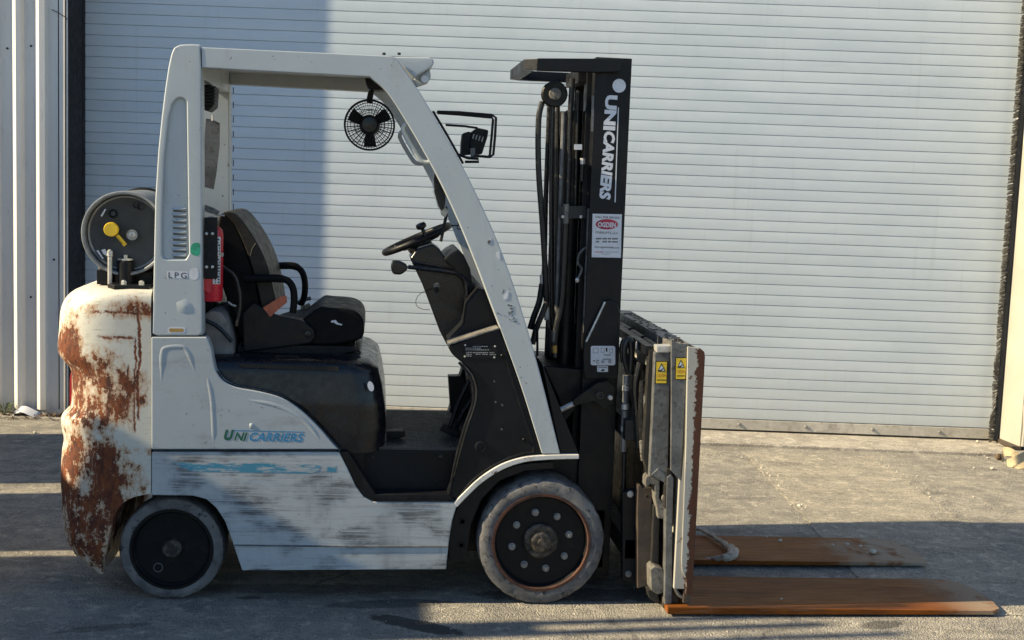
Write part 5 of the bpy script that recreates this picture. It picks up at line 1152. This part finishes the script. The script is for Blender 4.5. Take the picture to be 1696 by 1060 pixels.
# ================================================================ SMALL THINGS IN THE YARD
g = G(1672, 762)
ws = empty('webbing_strap', (g.x, g.y, 0), 'crumpled tan webbing strap lying at the foot of the cream jamb', 'strap')
def ribbon(mb, pts, wv, th=.004):
    pts = spline([Vector(p) for p in pts], 6); wv = Vector(wv); n = len(pts); vs = []
    for p in pts: vs += [p-wv, p+wv, p+wv+Vector((0, .003, th)), p-wv+Vector((0, .003, th))]
    fs = []
    for i in range(n-1):
        for k in range(4): fs.append((4*i+k, 4*i+(k+1) % 4, 4*i+4+(k+1) % 4, 4*i+4+k))
    fs += [(3, 2, 1, 0), tuple(4*(n-1)+k for k in range(4))]; mb.add(vs, fs)
def gz(x, y, z): q = G(x, y); return Vector((q.x, q.y, z))
mb = MB(); ribbon(mb, [gz(1660, 765, .006), gz(1662, 762, .045), gz(1672, 764, .055), gz(1685, 766, .04), gz(1697, 768, .012), gz(1730, 770, .006)], (.004, .022, .02)); mb.build('strap_loop', 'tan_webbing', ws)
mb = MB(); ribbon(mb, [gz(1668, 772, .008), gz(1680, 774, .035), gz(1692, 772, .05), gz(1706, 768, .06), gz(1740, 764, .02)], (.003, .016, .022)); mb.build('strap_loop', 'tan_webbing', ws)
mb = MB(); ribbon(mb, [gz(1678, 774, .004), gz(1690, 776, .012), gz(1710, 776, .012), gz(1735, 775, .004)], (.0, .03, .006)); mb.build('strap_tail', 'tan_webbing', ws)
mb = MB().ball(gz(1654, 762, .02), .022, (1.0, .8, .95), 14, 9); mb.build('strap_knot', 'leaf_litter', ws)
def stone_mesh(seed):
    rr = random.Random(seed); mb = MB().ball((0, 0, 0), .011, (1.1, .9, .75), 9, 6)
    mb.v = [(x*rr.uniform(.88, 1.12), y*rr.uniform(.88, 1.12), z*rr.uniform(.9, 1.1)) for x, y, z in mb.v]; return mb.mesh('pebble', 'pebble', weld=.0012)
sm = [stone_mesh(s) for s in range(3)]
spots = [(1643.5, 778, 1.1, 0), (1613, 776, .6, 0), (1636, 760, .7, 0), (1324, 840, 1.0, 0), (1310, 838, .6, 0), (1290, 806, .7, 0), (1276, 790, .8, 0), (1271, 785, .6, 0), (1262, 776, .7, 0), (1335, 843, .5, 0), (1613, 824, .5, 0), (58, 718, .9, 0), (1619, 733, 1.0, .019), (1655, 738, .6, .019), (1470, 800, .4, 0), (1390, 788, .4, 0)]
for i, (x, y, s, z) in enumerate(spots):
    g = G(x, y, z); o = link('pebble', sm[i % 3]); o.location = (g.x, g.y, z+.0075*s); o.scale = (s, s, s); o.rotation_euler = (0, 0, i*1.7)
    tag(o, 'small pale pebble lying on the concrete yard', 'pebble', 'pebbles on the concrete')
for i, (x, y, s) in enumerate(((1292, 897, .8), (1446, 914, 1.3), (1403, 903, .7), (1425, 906, .6), (1379, 904, .6), (1270, 890, .4))):
    g = G(x, y, PT); o = link('pebble', sm[i % 3]); o.location = (g.x, g.y, PT+.0075*s-(.008 if g.x > 1.5 else 0)); o.scale = (s, s, s)
    tag(o, 'small grey pebble lying on the far orange fork plate', 'pebble', 'pebbles on the far fork plate')
g = G(1294, 993, PT); o = link('pebble', sm[0]); o.location = (g.x, g.y, PT+.003); o.scale = (.4, .4, .4); tag(o, 'tiny pale pebble lying on the near orange fork plate', 'pebble')
# grit along the trench edges and in front of the door
mb = MB(); rr = random.Random(11)
def grit(p, s):
    vs = [(p.x+rr.uniform(-s, s), p.y+rr.uniform(-s, s), p.z) for _ in range(3)]+[(p.x, p.y, p.z+s*rr.uniform(.6, 1.1))]; mb.add(vs, [(0, 1, 3), (1, 2, 3), (2, 0, 3)])
for i in range(700):
    t = rr.random(); p = a_ = G(1235, 752).lerp(G(1330, 850), t) if rr.random() < .6 else G(1445, 757).lerp(G(1572, 850), t)
    grit(p+Vector((rr.gauss(.03, .035), rr.gauss(0, .02), .0045)), rr.choice((.002, .003, .003, .006)))
for i in range(2600):
    grit(Vector((rr.uniform(-2.5, 3.6), rr.uniform(-.9, 3.0), .0)), rr.choice((.0015, .002, .002, .003, .005)))
for i in range(900):
    grit(G(rr.uniform(1160, 1560), rr.gauss(752, 3)), rr.choice((.002, .003, .004)))
tag(mb.build('grit', 'pebble'), 'fine pale grit scattered over the concrete yard', 'grit', kind='stuff')
# leaf litter and a weed at the wall foot
mb = MB(); rr = random.Random(21)
for i in range(190):
    u_ = UL-rr.random()**1.4*.42-.0; p = D(u_, REV+.03+abs(rr.gauss(0, .035)), .004+rr.random()*.03)
    a = rr.uniform(0, 6.28); e = Vector((math.cos(a), math.sin(a), rr.uniform(-.4, .6)))*rr.uniform(.012, .03); f_ = Vector((-math.sin(a), math.cos(a), rr.uniform(-.2, .5)))*rr.uniform(.004, .010)
    mb.add([p-e, p+f_, p+e, p-f_], [(0, 1, 2, 3)])
tag(mb.build('leaf_litter', 'leaf_litter'), 'dry brown leaf litter along the foot of the ribbed wall', 'leaves', kind='stuff')
wu = pD(8, 700, REV+.04)[0]; b0 = D(wu, REV+.05, 0)
wd_ = empty('weed', b0, 'small green weed growing at the foot of the ribbed wall', 'plant')
mb = MB()
for i in range(42):
    a = rr.uniform(0, 6.28); h_ = rr.uniform(.03, .11); r_ = rr.uniform(.01, .07); p = b0+Vector((math.cos(a)*r_, math.sin(a)*r_*.5, h_*.8)); d_ = Vector((math.cos(a), math.sin(a), rr.uniform(-.2, .8)))*rr.uniform(.014, .028); s_ = Vector((-math.sin(a), math.cos(a), .2))*.007
    mb.add([p-d_*.2, p+d_*.4+s_, p+d_, p+d_*.4-s_], [(0, 1, 2, 3)])
mb.build('leaves', 'weed_green', wd_)
mb = MB()
for i in range(9):
    a = rr.uniform(0, 6.28); mb.tube([b0, b0+Vector((math.cos(a)*.02, math.sin(a)*.01, .04)), b0+Vector((math.cos(a)*.05, math.sin(a)*.025, .085))], .0015, 4)
mb.build('stems', 'weed_green', wd_)
mb = MB(); ribbon(mb, [D(UL-.34, REV+.05, .01), D(UL-.27, REV+.06, .055), D(UL-.19, REV+.07, .03), D(UL-.15, REV+.06, .008)], (.004, .03, .012)); tag(mb.build('plastic_scrap', 'sticker_white'), 'crumpled white plastic scrap at the foot of the ribbed wall', 'litter')

# ---- unseen crates and posts, added out of frame to throw the long shade bands
def crate(y0, y1, h, x=-5.0, d=.9, label=''):
    t = empty('shade_crate', (x-d/2, (y0+y1)/2, 0), label, 'crate', 'unseen crates added to shade the yard')
    MB().box((x-d, y0+.02, .1), (x, y1-.02, h)).build('plywood_box', 'crate_wood', t)
    for yy in (y0, y1-.09): MB().box((x-.0, yy, .0), (x+.03, yy+.09, h)).build('batten', 'crate_wood', t)
    for zz in (.1, h-.1): MB().box((x+.031, y0, zz-.0), (x+.055, y1, zz+.09)).build('batten', 'crate_wood', t)
    for yy in (y0+.05, y1-.15): MB().box((x-d, yy, 0), (x-.02, yy+.1, .1)).build('skid', 'crate_wood', t)
# (spans chosen so that the gaps give the light bands seen on the concrete)
for i, (y0, y1, h) in enumerate(((1.58, 2.75, 2.3), (1.04, 1.32, 2.25), (.40, .98, 2.3), (-.26, .27, 2.3), (-.58, -.27, 2.62), (-.76, -.60, 2.85), (-.97, -.79, 2.68), (-1.15, -.99, 2.9), (-1.55, -1.18, 2.7), (-2.9, -1.57, 2.85))):
    crate(y0, y1, h, label='unseen plywood crate on skids, added to cast shade bands')
for y, h in ((-.60, 3.5), (-.70, 3.25), (-.82, 3.4), (-.95, 3.6), (-1.12, 3.3)):  # posts added out of view to streak the lit concrete with shade
    tag(MB().tube([(-4.6, y, 0), (-4.6, y, h)], .026, 10).build('shade_post', 'post_steel'), 'unseen thin steel post, added to cast shade streaks', 'post', 'unseen posts added to cast shade')
